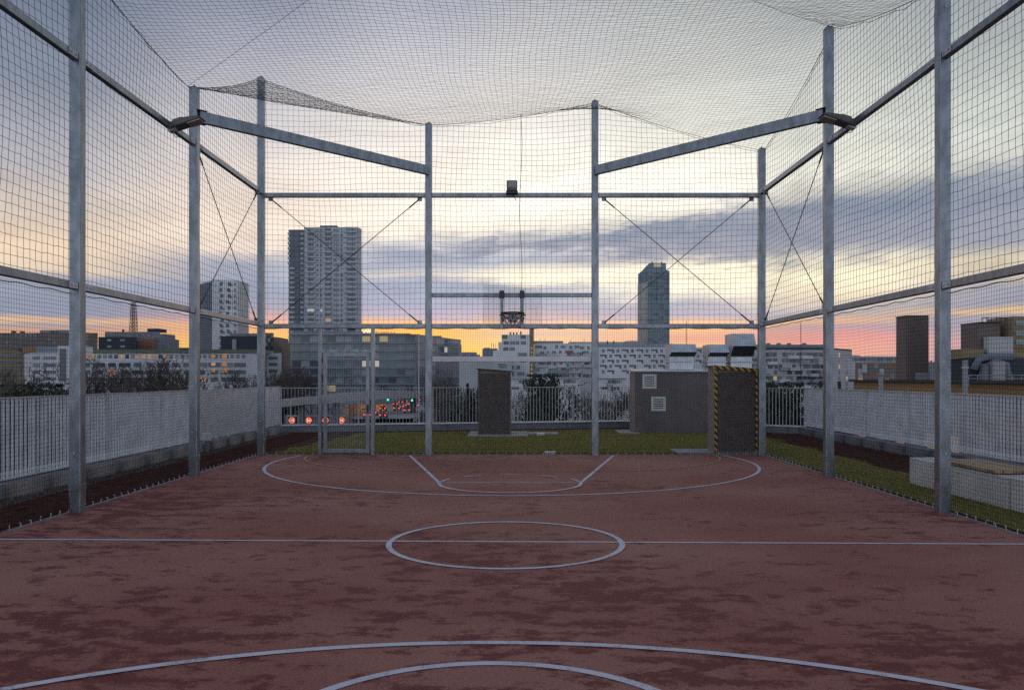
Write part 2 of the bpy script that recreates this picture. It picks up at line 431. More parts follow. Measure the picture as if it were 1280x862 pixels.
base = np.stack([gx, gy, np.full(n, -0.008)], 1); dv = np.stack([np.cos(ang), np.sin(ang), np.zeros(n)], 1) * w[:, None]
tip = base + np.stack([lean[:, 0], lean[:, 1], h], 1)
V = np.stack([base - dv, base + dv, tip], 1).reshape(-1, 3)
turf = np_mesh('grass', V, np.arange(3 * n).reshape(-1, 3), M['grass']); tag(turf, 'short olive green turf growing around the red court', kind='stuff')
# soil sheet under the turf, same outline
gs = 0.1
xs = np.arange(-5.6, 7.3, gs); ys = np.arange(4, 28.5, gs)
cx, cy = np.meshgrid(xs, ys, indexing='ij'); kk = in_grass(cx + gs / 2, cy + gs / 2)
cx, cy = cx[kk], cy[kk]; n = len(cx)
V = np.stack([np.stack([cx + a * gs, cy + b * gs, np.full(n, -0.006)], 1) for a, b in ((0, 0), (1, 0), (1, 1), (0, 1))], 1).reshape(-1, 3)
so = np_mesh('turf_ground', V, np.arange(4 * n).reshape(-1, 4), M['soil']); tag(so, kind='structure')

# lava stones
def stones(name, xa, xb, ya, yb, n, s0, s1, m, label):
    c = np.stack([RNG.uniform(xa, xb, n), RNG.uniform(ya, yb, n), np.full(n, -0.006)], 1)
    s = RNG.uniform(s0, s1, n)
    base = np.array([(1, 0, 0), (-.5, .87, 0), (-.5, -.87, 0), (0, 0, 1)], float)
    th = RNG.uniform(0, 6.28, n)
    R = np.stack([np.stack([np.cos(th), -np.sin(th), 0 * th], 1), np.stack([np.sin(th), np.cos(th), 0 * th], 1), np.stack([0 * th, 0 * th, 0 * th + .7], 1)], 1)
    V = np.einsum('nij,kj->nki', R, base) * s[:, None, None] * RNG.uniform(.6, 1.3, (n, 4, 1)) + c[:, None, :]
    b = (np.arange(n) * 4)[:, None]
    F = np.concatenate([b + np.array([f]) for f in ((0, 1, 3), (1, 2, 3), (2, 0, 3))], 0)
    o = np_mesh(name, V.reshape(-1, 3), F, m); tag(o, label, kind='stuff')
stones('lava_gravel', -7.05, -5.68, 6.5, 25.6, 42000, 0.012, 0.03, M['stone'], 'loose dark red lava gravel beside the slatted railing')
stones('pebble_gravel', -7.1, -6.72, 6.5, 25.6, 9000, 0.015, 0.04, M['pebble'], 'strip of grey pebbles along the foot of the railing')
stones('lava_gravel', 7.0, 8.6, 7, 25, 20000, 0.012, 0.03, M['stone'], 'loose dark red lava gravel beyond the turf strip and bench')

# ------------------------------------------------------------------ steel cage
cage = thing('steel_cage', (0, 12, 0), 'galvanised steel ball court cage of square posts, rails and corner beams around the red court', 'court cage')
PW = 0.145
TOP = {'c': 8.20, 'p1': 7.20, 'p2': 7.69, 'r': 6.66, 'L1': 6.67, 'R1': 7.66, 'L2': 7.16, 'R2': 6.66, 'L3': 6.7, 'R3': 7.4}
PX1, PX2 = X(535.5, YB), X(744, YB)
posts = [(XL, YB, TOP['c']), (PX1, YB, TOP['p1']), (PX2, YB, TOP['p2']), (XR + .01, YB, TOP['r']),
         (XL, Y1, TOP['L1']), (XR, Y1 - .1, TOP['R1']), (XL, Y2, TOP['L2']), (XR, Y2 - .06, TOP['R2']), (XL, Y3, TOP['L3']), (XR, Y3, TOP['R3'])]
for (px_, py_, zt) in posts:
    po = MB().box(px_ - PW / 2, px_ + PW / 2, py_, py_ + PW, -0.03, zt).build('post', M['steel'], cage, bevel=0.014)
    cp = MB().box(px_ - PW / 2 - .004, px_ + PW / 2 + .004, py_ - .004, py_ + PW + .004, 0.27, 0.36).build('base_collar', M['steel'], po, bevel=0.004)
    eye = MB(); eye.tube([(px_, py_ + .07, zt), (px_, py_ + .07, zt + .05)], 0.012, 6); eye.box(px_ - .05, px_ + .05, py_ + .02, py_ + .12, zt, zt + .012)
    eye.build('eye_bolt', M['cable'], po)
    for zz in (0.75, zt - 0.35): MB().tube([(px_, py_ - .012, zz), (px_, py_ + .01, zz)], 0.014, 6).build('bolt', M['steel_light'], po)
RT = 0.1
def rail(p0, p1, name='rail', size=(0.08, RT), plates=True):
    """rail between two post faces, with end plates and two bolts each"""
    r = MB().bar(p0, p1, size[0], size[1]).build(name, M['steel'], cage, bevel=0.01)
    if plates:
        p0, p1 = Vector(p0), Vector(p1); d = (p1 - p0).normalized()
        side = d.cross(Vector((0, 0, 1)))
        inw = 1 if side.dot(Vector((0, 11, 0)) - (p0 + p1) / 2) > 0 else -1
        for pe, s in ((p0, 1), (p1, -1)):
            pl = MB()
            c = pe + d * s * 0.11 + side * inw * (size[0] / 2 + 0.006)
            pl.bar(c - d * 0.1, c + d * 0.1, 0.012, size[1] * .8)
            for q in (-.05, .05):
                b0 = c + d * q + side * inw * .006
                pl.tube([b0, b0 + side * inw * .016], 0.014, 6)
            pl.build('end_plate', M['steel_light'], r)
    return r
zu_s, zl_s = 5.71, 2.84
for sx, ys in ((XL, (Y3, Y2, Y1, YB)), (XR, (Y3, Y2 - .06, Y1 - .1, YB))):
    for a, b in zip(ys, ys[1:]):
        for zz in (zu_s, zl_s):
            rail((sx, a + PW, zz), (sx, b, zz))
yb = YB + PW / 2
for a, b in ((XL, PX1), (PX1, PX2), (PX2, XR + .01)):
    for zz in (5.65, 2.805):
        rail((a + PW / 2, yb, zz), (b - PW / 2, yb, zz))
rail((PX1 + PW / 2, yb, 3.48), (PX2 - PW / 2, yb, 3.48), 'hoop_rail', (0.08, 0.09), plates=False)
MB().box(PX1 + PW / 2, PX2 - PW / 2, yb - .03, yb + .03, 2.03, 2.15).build('goal_crossbar', M['rail_bright'], cage, bevel=0.01)
# diagonal corner beams
for (a, b) in (((XL + .085, Y1 + .07, 6.17), (PX1 - .02, YB - .03, 6.17)), ((XR - .085, Y1 - .03, 6.17), (PX2 + .02, YB - .03, 6.17))):
    bm = MB().bar(a, b, 0.09, 0.2).build('corner_beam', M['steel'], cage, bevel=0.008)
    A, B = Vector(a), Vector(b); d = (B - A).normalized()
    pl = MB(); pl.bar(A + Vector((0, 0, .11)) - d * .06, A + Vector((0, 0, .11)) + d * .12, 0.12, 0.012); pl.build('end_plate', M['cable'], bm); pl = MB(); pl.bar(A - Vector((0, 0, .11)) - d * .06, A - Vector((0, 0, .11)) + d * .12, 0.12, 0.012)
    pl.build('end_plate', M['cable'], bm)
# bracing cables
def brace(p0, p1):
    p0, p1 = Vector(p0), Vector(p1); d = (p1 - p0).normalized()
    c = MB().tube([p0, p1], 0.0085, 6).build('brace_cable', M['cable'], cage)
    for q0, q1 in ((p0 + d * .02, p0 + d * .3), (p1 - d * .3, p1 - d * .02)): MB().tube([q0, q1], 0.016, 6).build('turnbuckle', M['cable'], c)
    for p in (p0, p1): MB().box(p.x - .05, p.x + .05, p.y - .008, p.y + .008, p.z - .05, p.z + .06).build('gusset_plate', M['steel'], c)
for a, b in ((XL + .2, PX1 - .2), (PX2 + .2, XR - .2)):
    brace((a, yb + .02, 5.58), (b, yb + .02, 2.87)); brace((b, yb + .035, 5.58), (a, yb + .035, 2.87))
for sx in (XL, XR):
    y0 = (Y1 if sx < 0 else Y1 - .1) + .25
    brace((sx - .01, y0, 5.64), (sx - .01, YB - .25, 2.9)); brace((sx + .01, y0, 2.9), (sx + .01, YB - .25, 5.64))
# gate in the back wall
gxa, gxb = X(399, YB), X(465.5, YB)
gz = 2.755
gf = MB(); gf.box(gxa - .033, gxa + .033, yb - .05, yb + .04, 0, gz); gf.build('gate_post', M['steel'], cage, bevel=.006)
gf = MB(); gf.box(gxb - .04, gxb + .04, yb - .05, yb + .04, 0, gz); gf.build('gate_post', M['steel'], cage, bevel=.006)
MB().box(gxa + .033, gxb - .04, yb - .045, yb + .035, Z(440, YB), Z(436.5, YB)).build('gate_lintel', M['steel'], cage)
da, db, dz0, dz1 = X(404.5, YB), X(462, YB), Z(565.5, YB), Z(440.7, YB)
df = MB(); yg0, yg1 = yb - .1, yb - .055
df.box(da, da + .075, yg0, yg1, dz0, dz1); df.box(db - .075, db, yg0, yg1, dz0, dz1)
df.box(da + .075, db - .075, yg0, yg1, dz0, dz0 + .075); df.box(da + .075, db - .075, yg0, yg1, dz1 - .075, dz1)
gate = df.build('gate', M['steel'], cage)
gx_, gz_ = np.arange(da + .08, db - .08, 0.05), np.arange(dz0 + .08, dz1 - .08, 0.05)
P = np.stack(np.meshgrid(gx_, gz_, indexing='ij'), -1); P = np.stack([P[..., 0], np.full(P.shape[:2], yb - .078), P[..., 1]], -1)
V, Q = cords(np.concatenate([P[:-1].reshape(-1, 3), P[:, :-1].reshape(-1, 3)]), np.concatenate([P[1:].reshape(-1, 3), P[:, 1:].reshape(-1, 3)]), 0.0016)
np_mesh('wire_mesh', V, Q, M['steel_fence'], gate, root_loc(cage))
for zz in (Z(450, YB), Z(471, YB), Z(556, YB)): MB().tube([(da - .03, yb - .07, zz - .05), (da - .03, yb - .07, zz + .05)], .018, 8).build('hinge', M['cable'], gate)
hd = MB(); zz = Z(511, YB)
hd.box(db - .06, db - .015, yg0 - .012, yg0, zz - .1, zz + .1); hd.tube([(db - .04, yg0 - .01, zz), (db - .04, yg0 - .06, zz), (db - .16, yg0 - .06, zz)], .01, 6)
hd.build('handle', M['cable'], gate)

# ------------------------------------------------------------------ nets
NR_U, NR_L, CELL_U, CELL_L = 0.0031, 0.0017, 0.115, 0.05
def lerp_table(t, xs_, zs_): return np.interp(t, xs_, zs_)
def top_curve(t, knots, tops, sag):
    z = np.interp(t, knots, tops)
    for a, b in zip(knots, knots[1:]):
        q = np.clip((t - a) / (b - a), 0, 1); z = z - sag * 4 * q * (1 - q) * ((t >= a) & (t <= b))
    return z
def wall_net(label, along, fixed, axis, knots, tops, seed, zlow=2.84, zlowrail=2.8):
    t0, t1 = knots[0], knots[-1]
    loc = (fixed, (t0 + t1) / 2, 0) if axis == 'y' else ((t0 + t1) / 2, fixed, 0)
    th = thing('ball_net', loc, label, 'net', 'black ball nets hung on the cage')
    def pos(T, Zz, D):
        return np.stack([fixed + D, T, Zz], -1) if axis == 'y' else np.stack([T, fixed + D, Zz], -1)
    # upper
    t = np.arange(t0, t1 + CELL_U * .5, CELL_U); z = np.arange(zlow, max(tops) + CELL_U, CELL_U)
    T, Zg = np.meshgrid(t, z, indexing='ij')
    tp = top_curve(T, knots, tops, 0.09)
    bay = np.zeros_like(T)
    for a, b in zip(knots, knots[1:]):
        q = np.clip((T - a) / (b - a), 0, 1); bay = np.maximum(bay, 4 * q * (1 - q) * ((T >= a) & (T <= b)))
    hfrac = np.clip((Zg - zlow) / 3, 0, 1)
    Zd = Zg + wob(T, Zg, seed, 0.05) * hfrac - 0.06 * bay * hfrac
    Td = T + wob(T, Zg, seed + 1, 0.04) * hfrac
    knot = RNG.normal(0, 0.004, (2,) + T.shape)
    Zd = Zd + knot[0]; Td = Td + knot[1]
    D = wob(T, Zg, seed + 2, 0.05) * np.clip(bay, 0, 1)
    above = Zd > tp
    Zc = np.minimum(Zd, tp)
    net_from_grid('upper_netting', pos(Td, Zc, D), NR_U, th, loc, above)
    # lower, finer
    t = np.arange(t0, t1 + CELL_L * .5, CELL_L); z = np.arange(0.02, zlowrail, CELL_L)
    T, Zg = np.meshgrid(t, z, indexing='ij')
    Td = T + wob(T * 1.5, Zg * 1.5, seed + 3, 0.012); Zd = Zg + wob(T * 1.5, Zg * 1.5, seed + 4, 0.012)
    D = wob(T, Zg, seed + 5, 0.015)
    net_from_grid('lower_netting', pos(Td, Zd, D), NR_L, th, loc)
    # ropes
    tt = np.linspace(t0, t1, 90)
    zt = top_curve(tt, knots, tops, 0.09)
    rp = MB(); rp.tube([tuple(p) for p in pos(tt, zt, 0 * tt)], 0.0055, 5)
    rp.tube([tuple(p) for p in pos(tt, zt - .035 + .02 * np.sin(tt * 9) * np.sin(tt * 2.3), 0.02 + 0 * tt)], 0.004, 5)
    rp.tube([tuple(p) for p in pos(tt, np.full_like(tt, zlow - .07) - .02 * np.abs(np.sin(tt * 5)), 0 * tt)], 0.006, 5)
    rp.tube([tuple(p) for p in pos(tt, np.full_like(tt, 0.035), 0 * tt)], 0.005, 5)
    rp.build('edge_rope', M['rope'], th)
    return th
NXL, NXR, NYB = XL - .085, XR + .085, YB + PW + .012
wall_net('black ball net hung along the gravel strip side of the court', 'y', NXL, 'y', [Y3, Y2, Y1, YB + .1], [TOP['L3'], TOP['L2'], TOP['L1'], TOP['c']], 21)
wall_net('black ball net hung along the concrete bench side of the court', 'y', NXR, 'y', [Y3, Y2, Y1 - .04, YB + .1], [TOP['R3'], TOP['R2'], TOP['R1'], TOP['r']], 41)
bn = wall_net('black ball net hung across the far end behind the hoop and gate', 'x', NYB, 'x', [XL, PX1, PX2, XR], [TOP['c'], TOP['p1'], TOP['p2'], TOP['r']], 61)
tt = np.linspace(0, 1, 30)
MB().tube([(X(651 + 1.5 * math.sin(9 * q), YB), NYB - .02, 7.44 - q * 3.95) for q in tt], 0.006, 5).build('seam_rope', M['rope'], bn)

# roof net: relaxed height field over the post tops
nx, ny = 118, 122
gxs = np.linspace(NXL, NXR, nx); gys = np.linspace(Y3, NYB, ny)
GX, GY = np.meshgrid(gxs, gys, indexing='ij')
H = np.full((nx, ny), 7.0); fix = np.zeros((nx, ny), bool)
kl, tl = [Y3, Y2, Y1, YB + .1], [TOP['L3'], TOP['L2'], TOP['L1'], TOP['c']]
kr, tr = [Y3, Y2, Y1 - .04, YB + .1], [TOP['R3'], TOP['R2'], TOP['R1'], TOP['r']]
H[0, :] = top_curve(gys, kl, tl, .09); H[-1, :] = top_curve(gys, kr, tr, .09)
H[:, -1] = top_curve(gxs, [XL, PX1, PX2, XR], [TOP['c'], TOP['p1'], TOP['p2'], TOP['r']], .09)
H[:, 0] = np.interp(gxs, [XL, XR], [TOP['L3'], TOP['R3']]) - .15 * np.sin(np.linspace(0, math.pi, nx))
fix[0, :] = fix[-1, :] = True; fix[:, -1] = fix[:, 0] = True
def fold(p, q, za, zb, sag=.03):
    for s in np.linspace(0, 1, 400):
        x = p[0] + (q[0] - p[0]) * s; y = p[1] + (q[1] - p[1]) * s
        i = int(round((x - gxs[0]) / (gxs[1] - gxs[0]))); j = int(round((y - gys[0]) / (gys[1] - gys[0])))
        if 0 <= i < nx and 0 <= j < ny:
            fr = ((gxs[i] - p[0]) * (q[0] - p[0]) + (gys[j] - p[1]) * (q[1] - p[1])) / ((q[0] - p[0]) ** 2 + (q[1] - p[1]) ** 2)
            fr = min(1, max(0, fr)); H[i, j] = za + (zb - za) * fr - sag * 4 * fr * (1 - fr); fix[i, j] = True
fold((NXL, Y1), (PX1, NYB), TOP['L1'], TOP['p1']); fold((NXR, Y1 - .04), (2.6, 10.7), TOP['R1'], 6.70, .02); fold((NXL, Y1), (-1.9, 10.7), TOP['L1'], 7.10, .02)
for it in range(2500):
    A = H.copy()
    A[1:-1, 1:-1] = (H[:-2, 1:-1] + H[2:, 1:-1] + H[1:-1, :-2] + H[1:-1, 2:]) / 4 - 0.00012
    H = np.where(fix, H, A)
roof_loc = (0, 12, 7)
roof = thing('roof_net', roof_loc, 'black net slung overhead as a sagging roof between the post tops', 'net', 'black ball nets hung on the cage')
edge = np.minimum(1, np.minimum(np.minimum(GX - NXL, NXR - GX), np.minimum(NYB - GY, GY - Y3)) / 1.2)
PX_ = GX + wob(GX, GY, 81, 0.05) * edge + RNG.normal(0, .004, GX.shape); PY_ = GY + wob(GX, GY, 82, 0.05) * edge + RNG.normal(0, .004, GX.shape)
H = H + RNG.normal(0, .005, H.shape) * (~fix)
net_from_grid('roof_netting', np.stack([PX_, PY_, H], -1), NR_U * 0.78, roof, roof_loc)
rp = MB()
def on_roof(x, y):
    i = min(nx - 1, max(0, int(round((x - gxs[0]) / (gxs[1] - gxs[0]))))); j = min(ny - 1, max(0, int(round((y - gys[0]) / (gys[1] - gys[0])))))
    return H[i, j]
for (a, b) in (((NXL, Y1), (PX1, NYB)), ((NXR, Y1 - .04), (2.6, 10.7)), ((NXL, Y1), (-1.9, 10.7))):
    pts = []
    for s in np.linspace(0, 1, 40):
        x = a[0] + (b[0] - a[0]) * s; y = a[1] + (b[1] - a[1]) * s; pts.append((x, y, on_roof(x, y) + .005))
    MB().tube(pts, 0.003, 5).build('fold_rope', M['rope'], roof)

# hooks that hold the nets to the ground, on a steel angle
def hook_strip(p0, p1, label, nmax=95):
    p0, p1 = Vector(p0), Vector(p1)
    th = thing('edge_strip', (p0 + p1) / 2, label, 'edge strip', 'steel edge strips at the foot of the nets')
    MB().bar(p0 + Vector((0, 0, -.012)), p1 + Vector((0, 0, -.012)), 0.05, 0.03).build('steel_angle', M['concrete_dark'], th)
    hm = MB(); hm.tube([(0, 0, 0), (0, 0, .04), (.012, 0, .052), (.016, 0, .04)], 0.007, 5)
    me = hm.mesh('hook'); me.materials.append(M['steel_fence'])
    n = min(nmax, int((p1 - p0).length / 0.2))
    for i in range(n):
        p = p0 + (p1 - p0) * ((i + .5) / n)
        h = bpy.data.objects.new('hook', me); COL.objects.link(h); h.parent = th
        h.location = p - th.location; h.rotation_euler = (random.uniform(-.15, .15), random.uniform(-.15, .15), random.uniform(0, 6))
hook_strip((NXL, 7.5, 0), (NXL, YB, 0), 'steel edge strip with net hooks between the court and red gravel')
hook_strip((NXR, 7.5, 0), (NXR, YB, 0), 'steel edge strip with net hooks between court and turf by the bench')
hook_strip((XL, NYB, 0), (XR, NYB, 0), 'steel edge strip with net hooks across the far end of the court')

# ------------------------------------------------------------------ floodlights
def floodlight(loc, inward, label, tilt=17):
    th = thing('floodlight', loc, label, 'floodlight', 'floodlights clamped on the upper rails')
    L0 = Vector(loc)
    R = Matrix.Rotation(math.radians(90 if inward == 1 else -90), 3, 'Z') if inward else Matrix.Identity(3)
    # local frame: -y of the housing points to the court
    R = Matrix.Rotation({1: math.radians(90), -1: math.radians(-90), 0: 0}[inward], 3, 'Z') @ Matrix.Rotation(math.radians(-tilt), 3, 'X')
    T = lambda p: L0 + R @ Vector(p)
    mb = MB()
    prof = [(-.06, .03), (-.02, .07), (.18, .085), (.4, .05), (.48, .0), (.1, -.02), (-.06, -.02)]   # (distance out, height)
    n = len(prof); w = 0.135
    vs = [T((s * w, -d - .04, hh)) for s in (-1, 1) for d, hh in prof]
    mb.add(vs, [tuple(range(n)), tuple(range(2 * n - 1, n - 1, -1))] + [(i, n + i, n + (i + 1) % n, (i + 1) % n) for i in range(n)])
    body = mb.build('housing', M['lamp'], th, bevel=.012)
    MB().rbox(T((0, -.38, -.018)), (.23, .22, .02), R).build('lens', M['lens'], th)
    fn = MB()
    for i in range(6): fn.rbox(T((-.105 + .042 * i, -.14, .085)), (.01, .16, .03), R)
    fn.build('cooling_fin', M['lamp'], body)
    bk = MB(); bk.rbox(L0 + Vector((0, 0, -.02)), (.12, .12, .05), R)
    bk.rbox(T((-.1, .0, .02)), (.012, .14, .05), R); bk.rbox(T((.1, .0, .02)), (.012, .14, .05), R)
    bk.build('bracket', M['steel_light'], th)
    c = MB(); c.tube([T((.05, .05, -.02)), T((.06, .02, -.12)), T((.03, -.1, -.16)), T((.0, -.14, -.02))], .006, 5); c.build('cable', M['cable'], th)
    return th
floodlight((XL + .03, 13.35, 5.68), 1, 'dark floodlight on the upper rail beside the gravel side post')
floodlight((XR - .03, 13.2, 5.68), -1, 'dark floodlight on the upper rail beside the bench side post')
th = thing('floodlight', (X(640, YB), YB, 5.72), 'small square floodlight facing the court above the hoop', 'floodlight', 'floodlights clamped on the upper rails')
x0 = X(640, YB)
MB().box(x0 - .115, x0 + .115, YB - .16, YB - .02, 5.70, 5.93).build('housing', M['lamp'], th, bevel=.025)
MB().box(x0 - .09, x0 + .09, YB - .168, YB - .16, 5.78, 5.91).build('lens', M['lens'], th)
MB().box(x0 - .13, x0 + .13, YB - .13, YB + .02, 5.655, 5.70).build('bracket', M['cable'], th)
MB().tube([(x0 + .02, YB - .05, 5.66), (x0 + .05, YB - .05, 5.58), (x0 + .09, YB - .05, 5.52)], .008, 5).build('cable', M['cable'], th)

# ------------------------------------------------------------------ hoop
hp = thing('basketball_hoop', (X(641, YB), YB - .3, 3.05), 'dark basketball hoop with chain net and wire grid backboard at the far end', 'basketball hoop')
for a in (627.4, 652.6):
    cx_ = X(a, YB)
    MB().box(cx_ - .035, cx_ + .035, YB - .07, YB + .025, Z(410.5, YB), Z(363, YB)).build('support_bar', M['steel'], hp, bevel=.006)
    cl = MB(); cl.box(cx_ - .055, cx_ + .055, YB - .085, YB + .03, 3.40, 3.56); cl.build('clamp', M['cable'], hp, bevel=.01)
hx = X(641, YB)
ry = YB - .42; rz = 3.05; rr = 0.24
MB().tube([(hx + rr * math.cos(t), ry + rr * math.sin(t), rz) for t in np.linspace(0, 2 * math.pi, 40)[:-1]], .016, 8, True).build('rim', M['ring'], hp, smooth=True)
MB().tube([(hx + (rr + .035) * math.cos(t), ry + (rr + .035) * math.sin(t), rz - .04) for t in np.linspace(0, 2 * math.pi, 40)[:-1]], .010, 6, True).build('net_ring', M['ring'], hp, smooth=True)
mp = MB(); mp.box(hx - .085, hx + .085, YB - .19, YB - .07, 2.87, 3.06); mp.box(hx - .1, hx + .1, YB - .2, YB - .1, 3.035, 3.06)
mp.box(hx - .25, hx + .25, YB - .10, YB - .072, 2.94, 3.0)
mp.build('mounting_plate', M['lamp'], hp, bevel=.006)
for q in (-1, 1): MB().bar((hx + q * .2, YB - .1, 2.9), (hx + q * .19, ry + .1, 3.03), .02, .03).build('stay', M['ring'], hp)
ch = MB(); nch = 12
rows = [(rr, 0), (.215, -.08), (.175, -.16), (.15, -.23), (.14, -.3)]
for k in range(nch):
    for s in (1, -1):
        pts = []
        for i, (rad, dz) in enumerate(rows):
            t = 2 * math.pi * (k + .5 * s * i) / nch
            pts.append((hx + rad * math.cos(t), ry + rad * math.sin(t), rz + dz))
        ch.tube(pts, .008, 4)
ch.build('chain_net', M['chain'], hp)
bx0, bx1, bz0, bz1 = X(604, YB), X(677.5, YB), Z(404, YB), Z(356, YB)
bb = MB(); yy = YB - .085
for x_ in np.arange(bx0, bx1 + .01, .0422): bb.tube([(x_, yy, bz0), (x_, yy, bz1)], .0022, 4)
for z_ in np.arange(bz0, bz1 + .01, .0422): bb.tube([(bx0, yy - .004, z_), (bx1, yy - .004, z_)], .0022, 4)
bb.build('grid_backboard', M['steel'], hp)

# ------------------------------------------------------------------ roof-top boxes
def ribbed_box(th, x0, x1, y0, y1, zt0, zt1, pitch=0.045):
    """body with louvre ribs on the front and left side; lid slopes from zt0 to zt1"""
    mb = MB(); mb.add([(x0, y0, 0), (x1, y0, 0), (x1, y1, 0), (x0, y1, 0), (x0, y0, zt0), (x1, y0, zt1), (x1, y1, zt1), (x0, y1, zt0)],
                      [(0, 3, 2, 1), (4, 5, 6, 7), (0, 1, 5, 4), (1, 2, 6, 5), (2, 3, 7, 6), (3, 0, 4, 7)])
    mb.build('body', M['box_side'], th)
    lv = MB(); z = .06
    while z < min(zt0, zt1) - .06:
        lv.add([(x0 + .05, y0 - .004, z + .03), (x1 - .05, y0 - .004, z + .03), (x1 - .05, y0 - .03, z), (x0 + .05, y0 - .03, z), (x0 + .05, y0 - .004, z - .002), (x1 - .05, y0 - .004, z - .002)],
               [(0, 1, 2, 3), (3, 2, 5, 4)])
        z += pitch
    lv.build('louvre', M['box_brown'], th)
    fr = MB()
    fr.box(x0 - .002, x0 + .05, y0 - .035, y0 - .001, 0, zt0); fr.box(x1 - .05, x1 + .002, y0 - .035, y0 - .001, 0, zt1)
    fr.build('corner_trim', M['box_brown'], th)
    ld = MB(); e = .05
    ld.add([(x0 - e, y0 - e - .03, zt0 + .005), (x1 + e, y0 - e - .03, zt1 + .005), (x1 + e, y1 + e, zt1 + .005), (x0 - e, y1 + e, zt0 + .005),
            (x0 - e, y0 - e - .03, zt0 + .035), (x1 + e, y0 - e - .03, zt1 + .035), (x1 + e, y1 + e, zt1 + .035), (x0 - e, y1 + e, zt0 + .035)],
           [(0, 3, 2, 1), (4, 5, 6, 7), (0, 1, 5, 4), (1, 2, 6, 5), (2, 3, 7, 6), (3, 0, 4, 7)])
    ld.build('lid', M['cable'], th)
Dm = 24.2
th = thing('vent_box', (X(618, Dm), Dm + .5, 0), 'brown louvred vent box standing alone on the turf behind the goal', 'vent box', 'louvred vent boxes')
ribbed_box(th, X(597.5, Dm), X(638.5, Dm), Dm, Dm + 1.0, 1.92, 1.84)
sl = MB().box(X(585, Dm), X(660, Dm - .3), Dm - .45, Dm + 1.4, -.01, .035); o = sl.build('paving_slab', M['concrete'], bevel=.01); tag(o, 'grey paving slab under the lone vent box', 'slab')
o = MB().box(X(655, 24.6), X(698, 24.6), 24.5, 25.2, -.01, .04).build('paving_slab', M['concrete']); tag(o, 'low flat slab on the turf beside the lone vent box', 'slab')
o = MB().box(X(671, 24.4), X(681, 24.4), 24.3, 24.6, -.01, .055).build('drain_cover', M['white_metal']); tag(o, 'small white drain cover on the turf near the lone vent box', 'drain cover')
o = MB().box(X(681, 18.35), X(694.5, 18.35), 18.3, 18.42, -.01, .06).build('cable_box', M['white_metal'], bevel=.008); tag(o, 'small white cable box on the turf at the net foot', 'cable box')

Dh = 18.45
th = thing('vent_box', (X(919, Dh), Dh + .3, 0), 'brown louvred vent box edged with yellow and black hazard tape by the corner post', 'vent box', 'louvred vent boxes')
hx0, hx1 = X(893, Dh), X(947, Dh)
ribbed_box(th, hx0, hx1, Dh, Dh + .62, 1.92, 1.84)
tp = MB(); tp.box(hx0 - .006, hx0 + .055, Dh - .04, Dh - .036, .03, 1.93); tp.build('hazard_tape', M['hazard'], th)
tp = MB(); tp.box(hx1 - .055, hx1 + .006, Dh - .04, Dh - .036, .03, 1.85); tp.build('hazard_tape', M['hazard'], th)
tp = MB(); tp.add([(hx0 - .06, Dh - .086, 1.885), (hx1 + .06, Dh - .086, 1.805), (hx1 + .06, Dh - .086, 1.88), (hx0 - .06, Dh - .086, 1.96)], [(0, 1, 2, 3)]); tp.build('hazard_tape', M['hazard'], th)
o = MB().box(X(845, 18.7), X(955, 18.4), 18.33, 19.4, -.01, .03).build('paving_slab', M['concrete'], bevel=.01); tag(o, 'grey paving slab under the hazard taped vent box', 'slab')

# plant shed with ducts
Ds = 25.2
th = thing('plant_shed', (5.1, Ds + .5, 0), 'grey plant shed with two white vents and a bright roof edge', 'shed')
sx0, sx1 = X(794, Ds), 6.75
szt = Z(464.5, Ds)
MB().box(sx0, sx1, Ds, Ds + 1.05, 0, szt).build('wall', M['shed'], th)
MB().box(sx0 - .03, sx0 - .002, Ds - .01, Ds + 1.0, .05, szt - .01).build('corner_trim', M['box_side'], th)
fl = MB(); fl.add([(sx0 - .1, Ds - .07, szt + .0), (sx1 + .06, Ds - .07, szt + .0), (sx1 + .06, Ds + 1.1, szt + .03), (sx0 - .1, Ds + 1.1, szt + .03),
                   (sx0 - .1, Ds - .07, szt + .04), (sx1 + .06, Ds - .07, szt + .04), (sx1 + .06, Ds + 1.1, szt + .10), (sx0 - .1, Ds + 1.1, szt + .10)],
                  [(0, 3, 2, 1), (4, 5, 6, 7), (0, 1, 5, 4), (1, 2, 6, 5), (2, 3, 7, 6), (3, 0, 4, 7)])
fl.build('roof_flashing', M['rail_bright'], th)
for (a, b, c, d) in ((803, 820.5, 467.5, 485.5), (814, 832, 495.5, 513.5)):
    v = MB(); x0, x1, z0, z1 = X(a, Ds), X(b, Ds), Z(d, Ds), Z(c, Ds)
    v.box(x0, x1, Ds - .02, Ds - .002, z0, z1); vo = v.build('vent', M['white_metal'], th)
    s = MB()
    for i in range(5):
        zc = z0 + (z1 - z0) * (.2 + .15 * i); s.box(x0 + .07, x1 - .07, Ds - .024, Ds - .021, zc - .012, zc + .012)
    s.build('slot', M['black_gap'], vo)
o = MB().box(X(775, 25), X(800, 25), Ds - .2, Ds + 1.1, -.01, .03).build('paving_slab', M['concrete']); tag(o, 'grey paving slab at the corner of the plant shed', 'slab')

